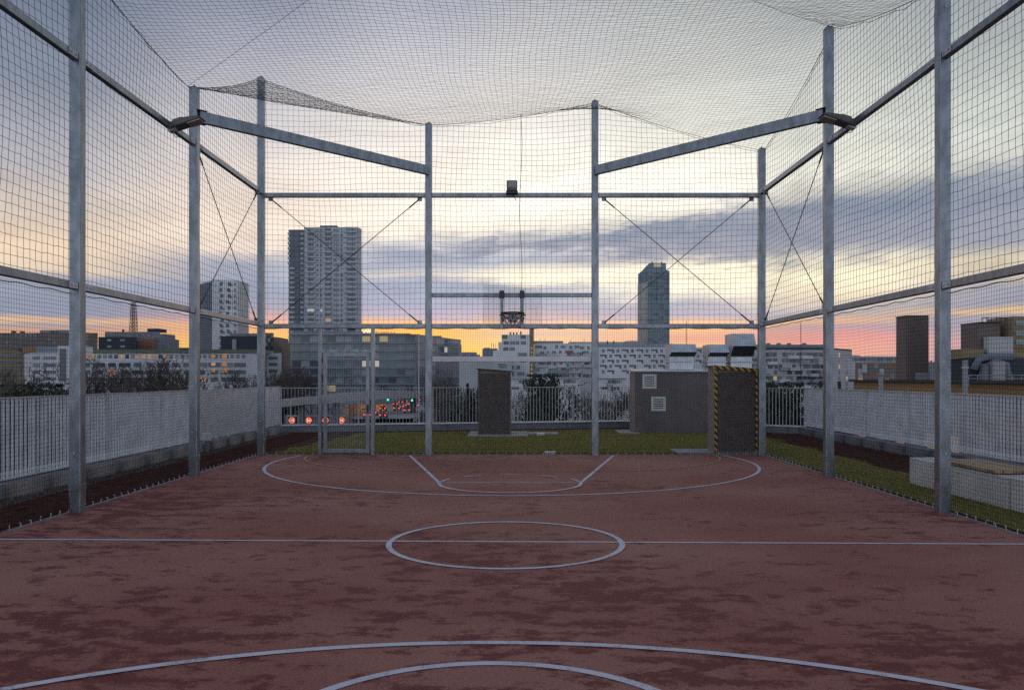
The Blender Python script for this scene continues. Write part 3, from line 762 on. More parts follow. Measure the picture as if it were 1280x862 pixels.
def hood(label, a, b, ptop, pface, popen, pbase, D, yd=.75):
    x0, x1 = X(a, D), X(b, D)
    zt, zf, zo, zb = Z(ptop, D), Z(pface, D), Z(popen, D), szt + .05
    th = thing('duct_hood', ((x0 + x1) / 2, D + .4, szt), label, 'vent duct', 'galvanised vent ducts on the plant shed')
    MB().box(x0 + .02, x1 - .02, D + .12, D + yd, zb, zo + .05).build('shaft', M['duct'], th)
    fl = MB(); zc = (zb + zo) / 2 + .1; fl.box(x0 - .02, x1 + .02, D + .08, D + yd + .04, zo - .16, zo - .12); fl.build('flange', M['steel_light'], th)
    # hood: sloping front top face, dark mouth below
    pr = [(D + yd + .02, zo + .02), (D + .1, zo + .02), (D - .3, zf - .005), (D - .05, zt), (D + yd + .02, zt)]
    mb = MB(); n = len(pr)
    mb.add([(x, y, z) for x in (x0, x1) for y, z in pr], [tuple(range(n)), tuple(range(2 * n - 1, n - 1, -1))] + [(i, n + i, n + (i + 1) % n, (i + 1) % n) for i in range(n) if i != 1])
    # inner mouth
    mb.build('hood', M['duct'], th)
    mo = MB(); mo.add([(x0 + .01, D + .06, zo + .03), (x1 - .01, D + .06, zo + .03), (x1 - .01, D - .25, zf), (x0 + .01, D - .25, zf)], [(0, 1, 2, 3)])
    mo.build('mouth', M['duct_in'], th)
hood('wide galvanised duct hood on the open end of the shed roof', 837, 869, 430, 440, 446.5, 463, 25.75)
hood('small galvanised duct hood in the middle of the three', 885, 909, 430.5, 440.5, 446.5, 460, 25.75)
hood('tall galvanised duct hood rising highest beside the corner post', 914, 942, 417, 432.5, 446.5, 460, 25.75)

# concrete bench with wooden seats
bl = 9.0
for i, (ya, yb_, lab) in enumerate(((10.72, 13.4, 'long pale concrete bench block beside the turf, farther of two'), (8.0, 10.70, 'long pale concrete bench block nearer the camera on the turf'))):
    bx = 6.36 if i == 0 else 6.38
    th = thing('concrete_bench', (bx + .3, (ya + yb_) / 2, 0), lab, 'bench', 'concrete bench blocks by the railing')
    MB().box(bx, bx + .62, ya, yb_, -.01, .41).build('block', M['bench'], th, bevel=.012)
    if i == 0: sl = [(11.0, 12.55)]
    else: sl = [(8.6, 10.1)]
    for a, b in sl:
        w = MB()
        for k in range(5): w.box(bx - .02 + k * .132, bx - .02 + k * .132 + .122, a, b, .425, .47)
        w.build('seat', M['wood'], th, bevel=.004)
        MB().box(bx + .05, bx + .55, a + .1, a + .16, .405, .426).build('batten', M['black_gap'], th); MB().box(bx + .05, bx + .55, b - .16, b - .1, .405, .426).build('batten', M['black_gap'], th)

# ------------------------------------------------------------------ parapets and railings
def railing(name, label, p0, p1, zb, zt, solid=None, lit_ends=True, para=(0, .2), group='slatted steel railings on the parapet', pitch=.108, blocks=False):
    p0, p1 = Vector((*p0, 0)), Vector((*p1, 0)); d = (p1 - p0); L = d.length; d.normalize(); nrm = Vector((d.y, -d.x, 0))
    th = thing(name, (p0 + p1) / 2, label, 'railing', group)
    np_ = max(1, int(round(L / 2.2)))
    for k in range(np_):
        a, b = L * k / np_, L * (k + 1) / np_
        is_solid = solid is not None and (a + b) / 2 > solid
        mb = MB(); clip = MB()  # clip: brighter sleeves added at slat feet, imitating light caught there
        if not is_solid:
            t = a + (-a) % pitch
            while t < b:
                c = p0 + d * t
                R = Matrix((d, nrm, Vector((0, 0, 1)))).transposed()
                mb.rbox(c + Vector((0, 0, (zb + zt) / 2)), (.009, .044, zt - zb - .02), R)
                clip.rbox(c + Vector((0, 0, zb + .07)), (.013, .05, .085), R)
                t += pitch
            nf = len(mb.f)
            if lit_ends: mb.add(clip.v, clip.f)
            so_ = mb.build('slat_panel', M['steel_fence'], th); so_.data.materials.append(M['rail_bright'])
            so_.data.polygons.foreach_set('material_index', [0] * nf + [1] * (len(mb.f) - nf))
        else:
            sub = 2
            for q in range(sub):
                u0, u1 = a + (b - a) * q / sub + .02, a + (b - a) * (q + 1) / sub - .02
                MB().bar(p0 + d * u0 + Vector((0, 0, (zb + zt) / 2)), p0 + d * u1 + Vector((0, 0, (zb + zt) / 2)), .03, zt - zb - .03).build('solid_panel', M['steel_fence'], th, bevel=.006)
        MB().bar(p0 + d * (a + .01) + Vector((0, 0, (zt + zb) / 2)) - nrm * .06, p0 + d * (a + .01) + Vector((0, 0, (zt + zb) / 2)) - nrm * .052, .045, zt - zb).build('railing_post', M['steel_fence'], th)
    MB().bar(p0 + Vector((0, 0, zt)), p1 + Vector((0, 0, zt)), .05, .016).build('handrail', M['rail_bright'], th)
    MB().bar(p0 + Vector((0, 0, zb)), p1 + Vector((0, 0, zb)), .05, .02).build('bottom_rail', M['rail_bright'], th)
    return th
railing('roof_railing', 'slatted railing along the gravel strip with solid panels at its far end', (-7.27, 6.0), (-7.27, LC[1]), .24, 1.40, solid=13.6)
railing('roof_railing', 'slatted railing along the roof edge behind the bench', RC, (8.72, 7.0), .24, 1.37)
railing('roof_railing', 'thin barred railing behind the goal and lone vent box', LC, MC, .22, 1.36, lit_ends=False)
railing('roof_railing', 'short thin barred railing behind the plant shed', MC, RC, .22, 1.36, lit_ends=False)
def parapet(label, p0, p1, h, w, m, inset):
    p0, p1 = Vector((*p0, 0)), Vector((*p1, 0)); d = (p1 - p0).normalized(); nrm = Vector((d.y, -d.x, 0))
    th = thing('roof_parapet', (p0 + p1) / 2, label, 'parapet', 'low parapets at the roof edge')
    c = nrm * inset
    MB().bar(p0 + c + Vector((0, 0, h / 2 - .02)), p1 + c + Vector((0, 0, h / 2 - .02)), w, h + .02).build('upstand', m, th)
    MB().bar(p0 + c + Vector((0, 0, h + .008)), p1 + c + Vector((0, 0, h + .008)), w + .06, .012).build('coping', M['rail_bright'], th)
    L = (p1 - p0).length; s = MB(); t = 1.2
    while t < L:
        q = p0 + d * t + c + nrm * (w / 2 + .004); s.bar(q + Vector((0, 0, .01)), q + Vector((0, 0, h - .01)), .012, .012, up=tuple(nrm)); t += 2.0
    s.build('joint_cover', M['cable'], th)
parapet('low sheet clad parapet behind the goal', LC, MC, .19, .3, M['parapet'], 0.05)
parapet('low sheet clad parapet behind the plant shed', MC, RC, .19, .3, M['parapet'], 0.05)
def block_row(label, x, y0, y1, m, inward):
    th = thing('roof_parapet', (x, (y0 + y1) / 2, 0), label, 'parapet', 'low parapets at the roof edge')
    MB().box(x - .1, x + .1, y0, y1, -.03, .205).build('upstand', M['concrete_dark'], th)
    y = y0; i = 0
    me = MB().box(-.12, .12, 0, .82, -.03, .2).mesh('concrete_block'); me.materials.append(m)
    while y < y1 - .8:
        b = bpy.data.objects.new('concrete_block', me); COL.objects.link(b); b.parent = th
        b.location = (inward * .05, y - (y0 + y1) / 2, random.uniform(-.006, .006)); y += 1.12
block_row('low parapet of pale concrete blocks beside the red gravel strip', -7.2, 6.0, 25.7, M['block'], 1)
block_row('low parapet of grey concrete blocks behind the bench', 8.65, 7.0, 25.0, M['concrete_dark'], -1)
vp = thing('white_cap_post', (-6.95, 18.8, 0), 'small white capped post standing in for a lamp beside the solid railing panels', 'vent pipe')  # invented capped post, stand-in for a small white lamp
MB().tube([(-6.95, 18.8, -.02), (-6.95, 18.8, .26)], .05, 12).build('pipe', M['concrete_dark'], vp)
MB().tube([(-6.95, 18.8, .26), (-6.95, 18.8, .29), (-6.95, 18.8, .42), (-6.95, 18.8, .44)], [.09, .1, .1, .06], 12).build('cap', M['white_metal'], vp)

# ------------------------------------------------------------------ the city
S = 4000
sheet('city_ground', [(-S, -200), (S, -200), (S, 6000), (-S, 6000)], GROUND, M['city'])
hv = []; hf = []
for i in range(121):
    x = -3900 + 65 * i
    z = 62 + 22 * math.sin(i * .21 + 1) + 14 * math.sin(i * .53) + 4 * math.sin(i * 1.7)
    hv += [(x, 3900, GROUND - 2), (x, 4300, z), (x, 5200, z * .8)]
for i in range(120):
    a = 3 * i; hf += [(a, a + 3, a + 4, a + 1), (a + 1, a + 4, a + 5, a + 2)]
mb = MB(); mb.add(hv, hf); o = mb.build('far_hills', M['hill'], smooth=True); tag(o, kind='structure')

def lines(p0, p1):
    p0, p1 = Vector((*p0, 0)), Vector((*p1, 0)); d = p1 - p0; L = d.length; d.normalize()
    return p0, d, L, Vector((d.y, -d.x, 0))

WIN_ME = {}
class Building:
    def __init__(self, name, label, foot, py_top=None, ztop=None, m='white', cat='building', group='city buildings beyond the roof', zbase=GROUND, Dref=None, wall='wall'):
        """foot: [(px, D), ...] clockwise seen from above starting at the left front corner, as photo column and distance"""
        self.pts = [(X(px, D), D) for px, D in foot]
        cx = sum(p[0] for p in self.pts) / len(self.pts); cy = sum(p[1] for p in self.pts) / len(self.pts)
        self.z1 = ztop if ztop is not None else Z(py_top, Dref if Dref else foot[0][1])
        self.zb = zbase
        self.root = thing(name, (cx, cy, zbase), label, cat, group)
        MB().prism(list(reversed(self.pts)) if self.area() < 0 else self.pts, zbase, self.z1).build(wall, M[m], self.root)
        self.n = {}
    def area(self):
        return sum(a[0] * b[1] - b[0] * a[1] for a, b in zip(self.pts, self.pts[1:] + self.pts[:1]))
    def window(self, p0, d, nrm, u, z, w, h, m, name='window', depth=.12):
        """one window as a part; beyond 100 the rest go into one mesh"""
        c = p0 + d * u + Vector((0, 0, z))
        self.n[name] = self.n.get(name, 0) + 1
        if self.n[name] > 99:
            self.rest = getattr(self, 'rest', {})
            mb = self.rest.setdefault((name, m), MB())
            mb.rbox(c, (w, depth, h), Matrix((d, nrm, Vector((0, 0, 1)))).transposed()); return
        key = (round(w, 2), round(h, 2), round(depth, 2), m)
        if key not in WIN_ME:
            mb = MB(); mb.box(-w / 2, w / 2, -depth / 2, depth / 2, -h / 2, h / 2)
            if name == 'window' and w < 3.5 and depth < .2:
                pass
            me = mb.mesh(name); me.materials.append(M[m]); WIN_ME[key] = me
        o = bpy.data.objects.new(name, WIN_ME[key]); COL.objects.link(o); o.parent = self.root
        o.location = c - Vector(self.root.location); o.rotation_euler = (0, 0, math.atan2(d.y, d.x))
    def done(self):
        for (name, m), mb in getattr(self, 'rest', {}).items():
            o = mb.build(name, M[m], self.root); o['kind'] = 'stuff'
    def facade(self, i, rows, us, w, h, mats, skip=0.0, lit=0.0, litm=('lit_warm',), jitter=0.0, depth=.12, name='window', wvar=None):
        p0, d, L, nrm = lines(self.pts[i], self.pts[(i + 1) % len(self.pts)])
        for z in rows:
            for u in us:
                if random.random() < skip: continue
                m = random.choice(litm) if random.random() < lit else random.choice(mats)
                uu = u * L + random.uniform(-jitter, jitter)
                ww = random.choice(wvar) if wvar else w
                self.window(p0, d, nrm, uu, z, ww, h, m, name, depth)
    def box(self, name, px0, px1, D0, D1, pt, pb, m, Dz=None, label=None):
        Dz = Dz or D0
        return MB().box(X(px0, D0), X(px1, D0), D0, D1, Z(pb, Dz), Z(pt, Dz)).build(name, M[m], self.root, label=label)
def us(n, a=.06, b=.94): return [a + (b - a) * (i + .5) / n for i in range(n)]

# tall apartment tower
D = 500
t = Building('apartment_tower', 'tallest grey apartment tower with stacked balconies and roof penthouse', [(380, D), (447, D), (452, D + 6), (452, D + 26), (380, D + 26)], 284, m='tower', Dref=D)
fl = [Z(288 + 6.25 * k, D) for k in range(25)]
p0, d, L, nrm = lines(t.pts[0], t.pts[1])
for z in fl:
    for u, w in ((.125, 4.6), (.45, 4.2)):
        t.window(p0, d, nrm, u * L, z - .9, w, 1.0, 'tower', 'balcony', 1.6)
    t.window(p0, d, nrm, .885 * L + random.choice([0, -.6]), z - .9, random.choice([6.2, 7.6]), 1.0, 'tower', 'balcony', 1.6)
for z in fl:
    for u, w in ((.125, 3.8), (.45, 3.4), (.885, 5.0)):
        lit = random.random() < .03
        t.window(p0, d, nrm, u * L, z + .35, w, 1.5, random.choice(['lit_warm', 'lit_white']) if lit else random.choice(['glass', 'glass_mid']), 'window')
for z in fl:
    for u in (.25, .32, .57, .63, .70):
        if random.random() < .92: t.window(p0, d, nrm, u * L, z + .1, 1.3, 1.5, 'lit_white' if random.random() < .012 else random.choice(['glass_mid', 'glass_mid', 'tower_dark']), 'window')
t.box('penthouse', 400, 421, D + 6, D + 16, 279.5, 284.3, 'tower_dark', D)
t.box('penthouse', 421, 440, D + 5, D + 18, 282, 284.3, 'tower_dark', D)
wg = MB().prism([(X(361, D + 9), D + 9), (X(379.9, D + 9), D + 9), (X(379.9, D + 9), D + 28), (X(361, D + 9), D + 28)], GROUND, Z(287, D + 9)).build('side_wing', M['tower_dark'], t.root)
p0, d, L, nrm = lines((X(361, D + 9), D + 9), (X(379.9, D + 9), D + 9))
for k, z in enumerate(fl):
    t.window(p0, d, nrm, .88 * L, z - .5, 1.9, 1.3, 'tower', 'bay_panel', 1.0)
    t.window(p0, d, nrm, (.2 if k > 6 else 0.02) * L, z - .4, 4.0 if k > 6 else 1.6, 1.3, 'tower', 'bay_panel', 1.2)
    if k > 6: t.window(p0, d, nrm, .2 * L, z + .9, 3.4, 1.1, 'lit_warm' if random.random() < .12 else 'glass', 'bay_window')
t.done()

# middle tower seen on its corner
D = 360
t = Building('apartment_tower', 'white high rise with scattered dark windows seen on its corner', [(250, D + 12), (265, D), (297, D), (311, D + 14), (311, D + 22), (250, D + 24)], 350, m='white', Dref=D)
fl = [Z(355 + 7.4 * k, D) for k in range(12)]
p0, d, L, nrm = lines(t.pts[1], t.pts[2])
for k, z in enumerate(fl):
    for u in ((.34, .62) if k % 2 else (.38, .66)):
        t.window(p0, d, nrm, u * L + random.uniform(-.3, .3), z, 1.3, 1.6, 'glass'); 
        if random.random() < .6: t.window(p0, d, nrm, u * L + .9, z - .5, .9, 1.0, 'glass_mid')
    t.window(p0, d, nrm, .9 * L, z, .9, 1.3, 'glass_mid')
t.facade(0, fl, (.2, .75), 2.4, 1.7, ['glass', 'glass_mid', 'tower_dark'], lit=.08)
for s in (.12, .3, .48, .66, .84):
    p0, d, L, nrm = lines(t.pts[2], t.pts[3])
    t.window(p0, d, nrm, s * L, (t.z1 + 2) / 2, .9, t.z1 - 4, 'glass_mid', 'window_strip')
lf = MB(); 
t.box('penthouse', 265, 284, D + 8, D + 16, 347, 350.4, 'greyblue', D)
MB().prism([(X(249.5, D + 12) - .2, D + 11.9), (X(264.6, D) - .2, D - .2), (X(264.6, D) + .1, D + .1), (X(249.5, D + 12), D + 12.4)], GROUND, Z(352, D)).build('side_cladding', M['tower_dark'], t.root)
t.done()

# glass tower on the far right
D = 900
t = Building('office_tower', 'slim glass office tower with a slanted lit crown', [(810, D), (837, D), (837, D + 28), (797.5, D + 28)], 338, m='glass_tower', Dref=D)
cr = MB(); xa, xb, xc = X(810, D), X(833, D), X(797.5, D + 28)
cr.add([(xa, D, Z(338.2, D)), (xb, D, Z(338.2, D)), (xb, D + 27, Z(338.2, D)), (xc + 1, D + 27, Z(338.2, D)), (xa + 2, D + 3, Z(328, D)), (xb, D + 3, Z(328, D)), (xb, D + 26, Z(328, D)), (xc + 8, D + 26, Z(334, D))],
       [(0, 1, 5, 4), (1, 2, 6, 5), (2, 3, 7, 6), (3, 0, 4, 7), (4, 5, 6, 7)])
cro = cr.build('crown', M['glass_tower'], t.root)
p0, d, L, nrm = lines(t.pts[0], t.pts[1])
MB().box(X(817.5, D), X(826.5, D), D - .3 + 1.2, D + 2.8, Z(333.5, D), Z(329.5, D)).build('crown_opening', M['lit_yellow'], cro)
for q in (817, 829): MB().box(X(q, D) - .6, X(q, D) + .6, D + 8, D + 10, Z(328.5, D), Z(326, D)).build('roof_mast', M['dark'], cro)
for k in range(24):
    z = Z(342 + 3.9 * k, D)
    for j in range(4):
        t.window(p0, d, nrm, (.13 + .245 * j) * L, z, 5.2, 2.2, random.choice(['glass', 'glass_teal', 'glass_teal', 'glass_mid']))
side = MB().prism([(X(797.3, D + 28) - .3, D + 28), (X(809.8, D) - .3, D - .2), (X(809.8, D), D + .1), (X(797.5, D + 28), D + 28.3)], GROUND, Z(352, D)).build('side_glazing', M['glass_pale'], t.root)
t.done()

# glass office building with sign
D = 300
t = Building('office_block', 'long teal glass office block with a lit roof sign', [(363, D), (520, D), (576, D + 45), (576, D + 62), (363, D + 30)], 417.5, m='spandrel', Dref=D)
rows = [Z(423.5 + 10.3 * k, D) for k in range(7)]
p0, d, L, nrm = lines(t.pts[0], t.pts[1])
for k, z in enumerate(rows):
    for j in range(14):
        m = random.choice(['glass_teal', 'glass_teal', 'glass_teal', 'glass', 'glass_pale', 'glass_mid'])
        if (k, j) in ((0, 8), (0, 10), (3, 8), (3, 9), (6, 4)): m = 'lit_yellow' if k in (0, 6) else 'lit_white'
        elif random.random() < .015: m = 'lit_warm'
        t.window(p0, d, nrm, (.015 + .97 * (j + .5) / 14) * L, z, L / 14 * .9, 2.05, m)
    MB().rbox(p0 + d * L / 2 + Vector((0, 0, z + 1.45)) + nrm * .25, (L, .5, .16), Matrix((d, nrm, Vector((0, 0, 1)))).transposed()).build('sun_shelf', M['grey'], t.root)
p0, d, L, nrm = lines(t.pts[1], t.pts[2])
for k, z in enumerate(rows):
    for j in range(5):
        t.window(p0, d, nrm, (.02 + .96 * (j + .5) / 5) * L, z, L / 5 * .9, 2.05, 'lit_white' if (k == 1 and j == 3) else random.choice(['glass_teal', 'glass_teal', 'glass_mid', 'glass_pale']), 'wing_window')
t.box('roof_edge', 363, 512, D - .8, D + 30, 416.6, 418.2, 'grey', D)
t.box('rooftop_plant', 366, 452, D + 6, D + 22, 412.5, 417, 'greyblue', D)
t.box('rooftop_plant', 495, 520, D + 8, D + 22, 416, 418, 'greyblue', D)
xs_ = X(452.5, D)
def text(body, size, loc, m, parent, name='letters', ext=.15):
    cu = bpy.data.curves.new(name, 'FONT'); cu.body = body; cu.size = size; cu.extrude = ext; cu.align_x = 'LEFT'
    cu.materials.append(m)
    tmp = bpy.data.objects.new(name, cu); COL.objects.link(tmp)
    dg = bpy.context.evaluated_depsgraph_get(); me = bpy.data.meshes.new_from_object(tmp.evaluated_get(dg)); bpy.data.objects.remove(tmp)
    me.materials.clear(); me.materials.append(m)
    o = bpy.data.objects.new(name, me); COL.objects.link(o); o.parent = parent
    o.location = Vector(loc) - root_loc(parent); o.rotation_euler = (math.pi / 2, 0, 0); return o
sg = thing('roof_sign', (X(470, D), D + 1, Z(418, D)), 'lit white and red lettering standing on the glass office roof', 'sign')
text('UWC', 1.75, (xs_, D + .9, Z(417, D) + .35), M['letters_lit'], sg)
fr = MB(); fr.box(X(467, D), X(494, D), D + 1.0, D + 1.1, Z(417, D) + .1, Z(417, D) + .22)
xx = X(467.5, D)
while xx < X(493, D):
    w_ = random.uniform(.25, .45)
    if random.random() < .85: fr.box(xx, xx + w_ * .35, D + .95, D + 1.05, Z(417, D) + .3, Z(417, D) + random.choice([.95, 1.2])); fr.box(xx, xx + w_, D + .96, D + 1.04, Z(417, D) + .6, Z(417, D) + .75)
    xx += w_ + .22
fr.build('small_lettering', M['letters_red'], sg)
fb = MB(); fb.bar((xs_, D + 1.2, Z(417, D) + .28), (X(494, D), D + 1.2, Z(417, D) + .28), .1, .1); fb.build('sign_frame', M['dark'], sg)
t.done()
# stepped upper part
D = 330
t = Building('office_block', 'stepped glass top of the office wing falling towards the terraces', [(536, D), (552, D), (552, D + 20), (536, D + 20)], 419.5, m='spandrel', Dref=D)
t.box('step', 552, 563, D, D + 20, 423.5, 445, 'spandrel'); t.box('step', 563, 573, D, D + 20, 429, 447, 'spandrel')
for a, b, c in ((537, 551, 423), (537, 562, 428), (541, 572, 434), (541, 572, 440)):
    t.box('window', a, b, D - .15, D + .2, c - 1.6, c + 1.8, 'lit_yellow' if c == 434 and False else 'glass_teal')
t.done()

# brown far row
D = 430
t = Building('apartment_row', 'long brown apartment row along the skyline by the gravel side', [(-40, D), (122, D), (122, D + 14), (-40, D + 14)], 416, m='brown', Dref=D)
t.facade(0, [Z(419.5 + 4.2 * k, D) for k in range(4)], us(24), 1.3, 1.2, ['glass', 'glass_mid', 'tower_dark'], skip=.15)
for a in (14, 25, 63, 68): t.box('chimney', a, a + 2, D + 4, D + 7, 413.5 - random.random(), 416.2, 'brown')
t.box('roof_structure', 50, 90, D + 5, D + 12, 412.5, 416.2, 'greyblue'); t.done()
D = 230
t = Building('office_block', 'low ochre office block with dark ribbon windows at the picture edge', [(-60, D), (26, D), (26, D + 14), (-60, D + 14)], 439, m='yellowwall', Dref=D)
for k in range(4): t.box('window_band', -58, 25.5, D - .15, D + .2, 443 + 8 * k, 446.5 + 8 * k, 'glass')
t.box('rooftop_plant', 5, 22, D + 4, D + 9, 434, 439.2, 'brown'); t.box('rooftop_plant', 28, 40, D + 4, D + 9, 434, 440, 'ochre'); t.done()
D = 210
t = Building('office_block', 'white office block with a dark glazed stair strip by the first post', [(38, D), (91, D), (91, D + 16), (30, D + 10)], 441, m='white', Dref=D)
for k, py in enumerate((447, 456, 465, 473)):
    t.box('window', 41, 49.5, D - .12, D + .2, py - 2, py + 2, 'glass_mid' if k < 2 else 'glass'); t.box('window', 54, 70, D - .12, D + .2, py - 2, py + 2, 'glass' if k else 'glass_mid')
t.box('stair_glazing', 74.5, 82, D - .2, D + .3, 435.5, 476, 'glass')
t.box('stair_tower', 72, 91, D + .02, D + 10, 432, 441.4, 'white'); t.box('roof_storey', 45, 72, D + 3, D + 12, 433, 441.2, 'greyblue')
t.done()
# long white block with lit windows
D = 240
t = Building('apartment_row', 'long white housing block with a row of small lit windows under a green roof', [(86, D), (322, D), (322, D + 14), (86, D + 14)], 441, m='white', Dref=D)
t.box('green_roof', 84, 324, D - .4, D + 14.5, 436.5, 441.2, 'green_roof')
t.facade(0, [Z(445.5, D)], us(30), 1.0, 1.1, ['glass_mid', 'glass', 'glass_pale'], lit=.2, litm=('lit_dim', 'lit_dim', 'lit_orange'))
t.facade(0, [Z(456, D), Z(465, D), Z(474, D)], us(13), 3.2, 1.25, ['glass', 'glass', 'glass_mid'], lit=.04, litm=('lit_orange',), wvar=(3.4, 2.2))
for py in (445, 455, 463):
    t.box('stair_window', 277.5, 283.5, D - .2, D + .2, py - 2.6, py + 2.6, 'lit_orange')
    t.box('stair_window', 264, 269, D - .2, D + .2, py + .2 - 1.8, py + 1.8, 'lit_orange' if py != 455 else 'lit_warm')
t.done()
# blocks behind
D = 450
t = Building('office_block', 'dark boxy office block below the lattice mast', [(123, D - 20), (170, D - 20), (170, D), (123, D)], 421, m='dark', Dref=D - 20)
for a, b, c in ((134, 139, 425), (150, 156, 425), (150, 156, 433), (134, 139, 433)): t.box('window', a, b, D - 20.2, D - 19.8, c - 1.2, c + 1.2, 'glass_pale')
t.done()
t = Building('apartment_block', 'grey block with a stepped roof behind the dark office', [(131, D + 5), (200, D + 5), (200, D + 25), (131, D + 25)], 414.5, m='greyblue', Dref=D + 5)
t.facade(0, [Z(418 + 4.4 * k, D) for k in range(5)], us(16), 1.2, 1.3, ['glass', 'glass_mid'], skip=.3)
t.box('brick_bay', 172, 194, D + 3, D + 6, 423, 440, 'brick'); t.box('roof_storey', 184, 199, D + 8, D + 18, 410.5, 414.6, 'dark'); t.box('step', 200, 205, D + 5, D + 20, 417, 440, 'greyblue'); t.box('step', 205, 210, D + 5, D + 20, 423, 440, 'greyblue')
t.box('chimney', 152.5, 154.5, D + 8, D + 9, 411.5, 414.7, 'dark'); t.done()
D = 320
t = Building('office_block', 'dark boxy office below the white high rise', [(276, D), (326, D), (326, D + 15), (276, D + 15)], 420, m='dark', Dref=D)
t.box('roof_storey', 287, 324, D + 3, D + 12, 416.5, 420.2, 'greyblue'); t.box('balcony_bay', 290, 295, D - .8, D + .5, 424, 440, 'grey'); t.done()
t = Building('apartment_block', 'stepped pale apartment block between the two high rises', [(324, D + 20), (342, D + 20), (342, D + 40), (324, D + 40)], 416, m='brown', Dref=D + 20)
for a, b, c in ((342, 345.5, 421), (345.5, 349, 427), (349, 353, 433)): t.box('step', a, b, D + 20, D + 38, c, 480, 'brown')
t.facade(0, [Z(420 + 5 * k, D + 20) for k in range(6)], us(5), 1.5, 1.3, ['glass', 'glass_mid', 'offwhite'])
t.done()
D = 250
t = Building('housing_block', 'low sage housing block below the stepped apartments', [(333, D), (352, D), (352, D + 10), (333, D + 10)], 441, m='sage', Dref=D)
for k in range(3): t.box('window', 336, 347, D - .15, D + .2, 445.5 + 8 * k, 449 + 8 * k, 'glass')
t.done()
# lattice mast
D = 470
mt = thing('lattice_mast', (X(165, D), D + 2, Z(415, D)), 'thin red lattice radio mast rising behind the grey block', 'radio mast')
mb = MB(); xm = X(164.8, D); zt_, zb_ = Z(377, D), Z(416, D)
for sx in (-1, 1):
    for sy in (-1, 1): mb.tube([(xm + sx * 1.6, D + 2 + sy * 1.6, zb_), (xm + sx * .9, D + 2 + sy * .9, zt_)], .22, 4)
nlev = 9
for k in range(nlev):
    q0, q1 = k / nlev, (k + 1) / nlev; a0, a1 = 1.6 - .7 * q0, 1.6 - .7 * q1; z0, z1 = zb_ + (zt_ - zb_) * q0, zb_ + (zt_ - zb_) * q1
    for sy in (-1, 1):
        mb.tube([(xm - a0, D + 2 + sy * a0, z0), (xm + a1, D + 2 + sy * a1, z1)], .12, 4); mb.tube([(xm + a0, D + 2 + sy * a0, z0), (xm - a1, D + 2 + sy * a1, z1)], .12, 4)
        mb.tube([(xm - a0, D + 2 + sy * a0, z0), (xm + a0, D + 2 + sy * a0, z0)], .12, 4)
mb.build('lattice', M['mastred'], mt)
MB().tube([(xm, D + 2, zt_), (xm, D + 2, zt_ + 2.5)], .12, 4).build('antenna', M['mastred'], mt)

# white terraces in the middle
D = 270
t = Building('terrace_house', 'pale sage blank walled block behind the lone vent box', [(574, D), (640, D), (640, D + 14), (574, D + 14)], 452, m='sage', Dref=D)
t.box('window', 623, 633, D - .15, D + .2, 454, 460, 'glass_mid'); t.done()
D = 300
for (a, b, pt, lab, mm) in ((577, 596, 440, 'small grey roof block against the orange glow', 'grey'), (596, 603, 446, 'lowest grey roof block in the gap of orange sky', 'grey'), (603, 622, 435.5, 'dark topped block with roof antennas', 'greyblue')):
    t = Building('apartment_block', lab, [(a, D), (b, D), (b, D + 12), (a, D + 12)], pt, m=mm, Dref=D)
    t.facade(0, [Z(pt + 5, D)], us(3), 1.4, 1.3, ['glass', 'glass_mid'])
    if a == 603:
        for q in (614, 617, 619.5): t.box('antenna', q, q + .5, D + 3, D + 3.3, 428 + (q - 614) * .4, pt, 'dark')
        t.box('roof_storey', 605, 612, D + 2, D + 8, 434.2, 435.7, 'offwhite')
    t.done()
D = 285
t = Building('apartment_block', 'tall white terrace block with stepped balconies below the hoop', [(627, D), (662, D), (662, D + 14), (627, D + 14)], 418, m='white', Dref=D)
p0, d, L, nrm = lines(t.pts[0], t.pts[1])
for k, py in enumerate((421, 428.5, 436, 443, 451, 459, 467)):
    for u in (.15, .38, .62, .8):
        if random.random() < .85: t.window(p0, d, nrm, u * L + random.uniform(-.5, .5), Z(py, D), random.choice([1.2, 1.8]), 1.2, random.choice(['glass', 'glass_mid', 'greyblue']))
for a, b, c in ((623, 627, 427.5), (616, 623, 438)): t.box('step', a, b, D, D + 12, c, 500, 'white')
for q in (637, 641, 645, 650): t.box('chimney', q, q + 2, D + 4, D + 6, 414 + (q % 2), 418.2, 'brick' if q == 645 else 'brown')
t.box('stair_tower', 662, 667.3, D + 2, D + 8, 411, 500, 'yellowwall')
for k in range(9): t.box('stair_window', 663.7, 665.3, D + 1.7, D + 2.1, 434 + 5.2 * k, 436.4 + 5.2 * k, 'lit_yellow')
t.done()
D = 290
t = Building('apartment_block', 'long white panel housing block with staggered dark loggias', [(667.5, D), (793, D), (793, D + 14), (667.5, D + 14)], 429, m='white', Dref=D)
p0, d, L, nrm = lines(t.pts[0], t.pts[1])
for k, py in enumerate((434, 441, 448, 455, 462, 469)):
    for j in range(15):
        if random.random() < .25: continue
        t.window(p0, d, nrm, (.03 + .95 * (j + .5 * (k % 2) + .2) / 15) * L + random.uniform(-.3, .3), Z(py + random.choice([-.7, 0, .6]), D), random.choice([.9, 1.6, 2.4]), random.choice([.9, 1.2]), 'lit_warm' if random.random() < .02 else random.choice(['glass', 'glass_mid', 'greyblue', 'glass_mid']))
for k, py in enumerate((443.5, 450.5, 457.5, 464.5)):
    for u in (.07, .19, .28, .41, .55, .66, .83, .93):
        if random.random() < .75: t.window(p0, d, nrm, u * L, Z(py, D), random.choice([3.2, 4.4]), 1.0, random.choice(['white', 'offwhite', 'grey']), 'balcony', 2.2)
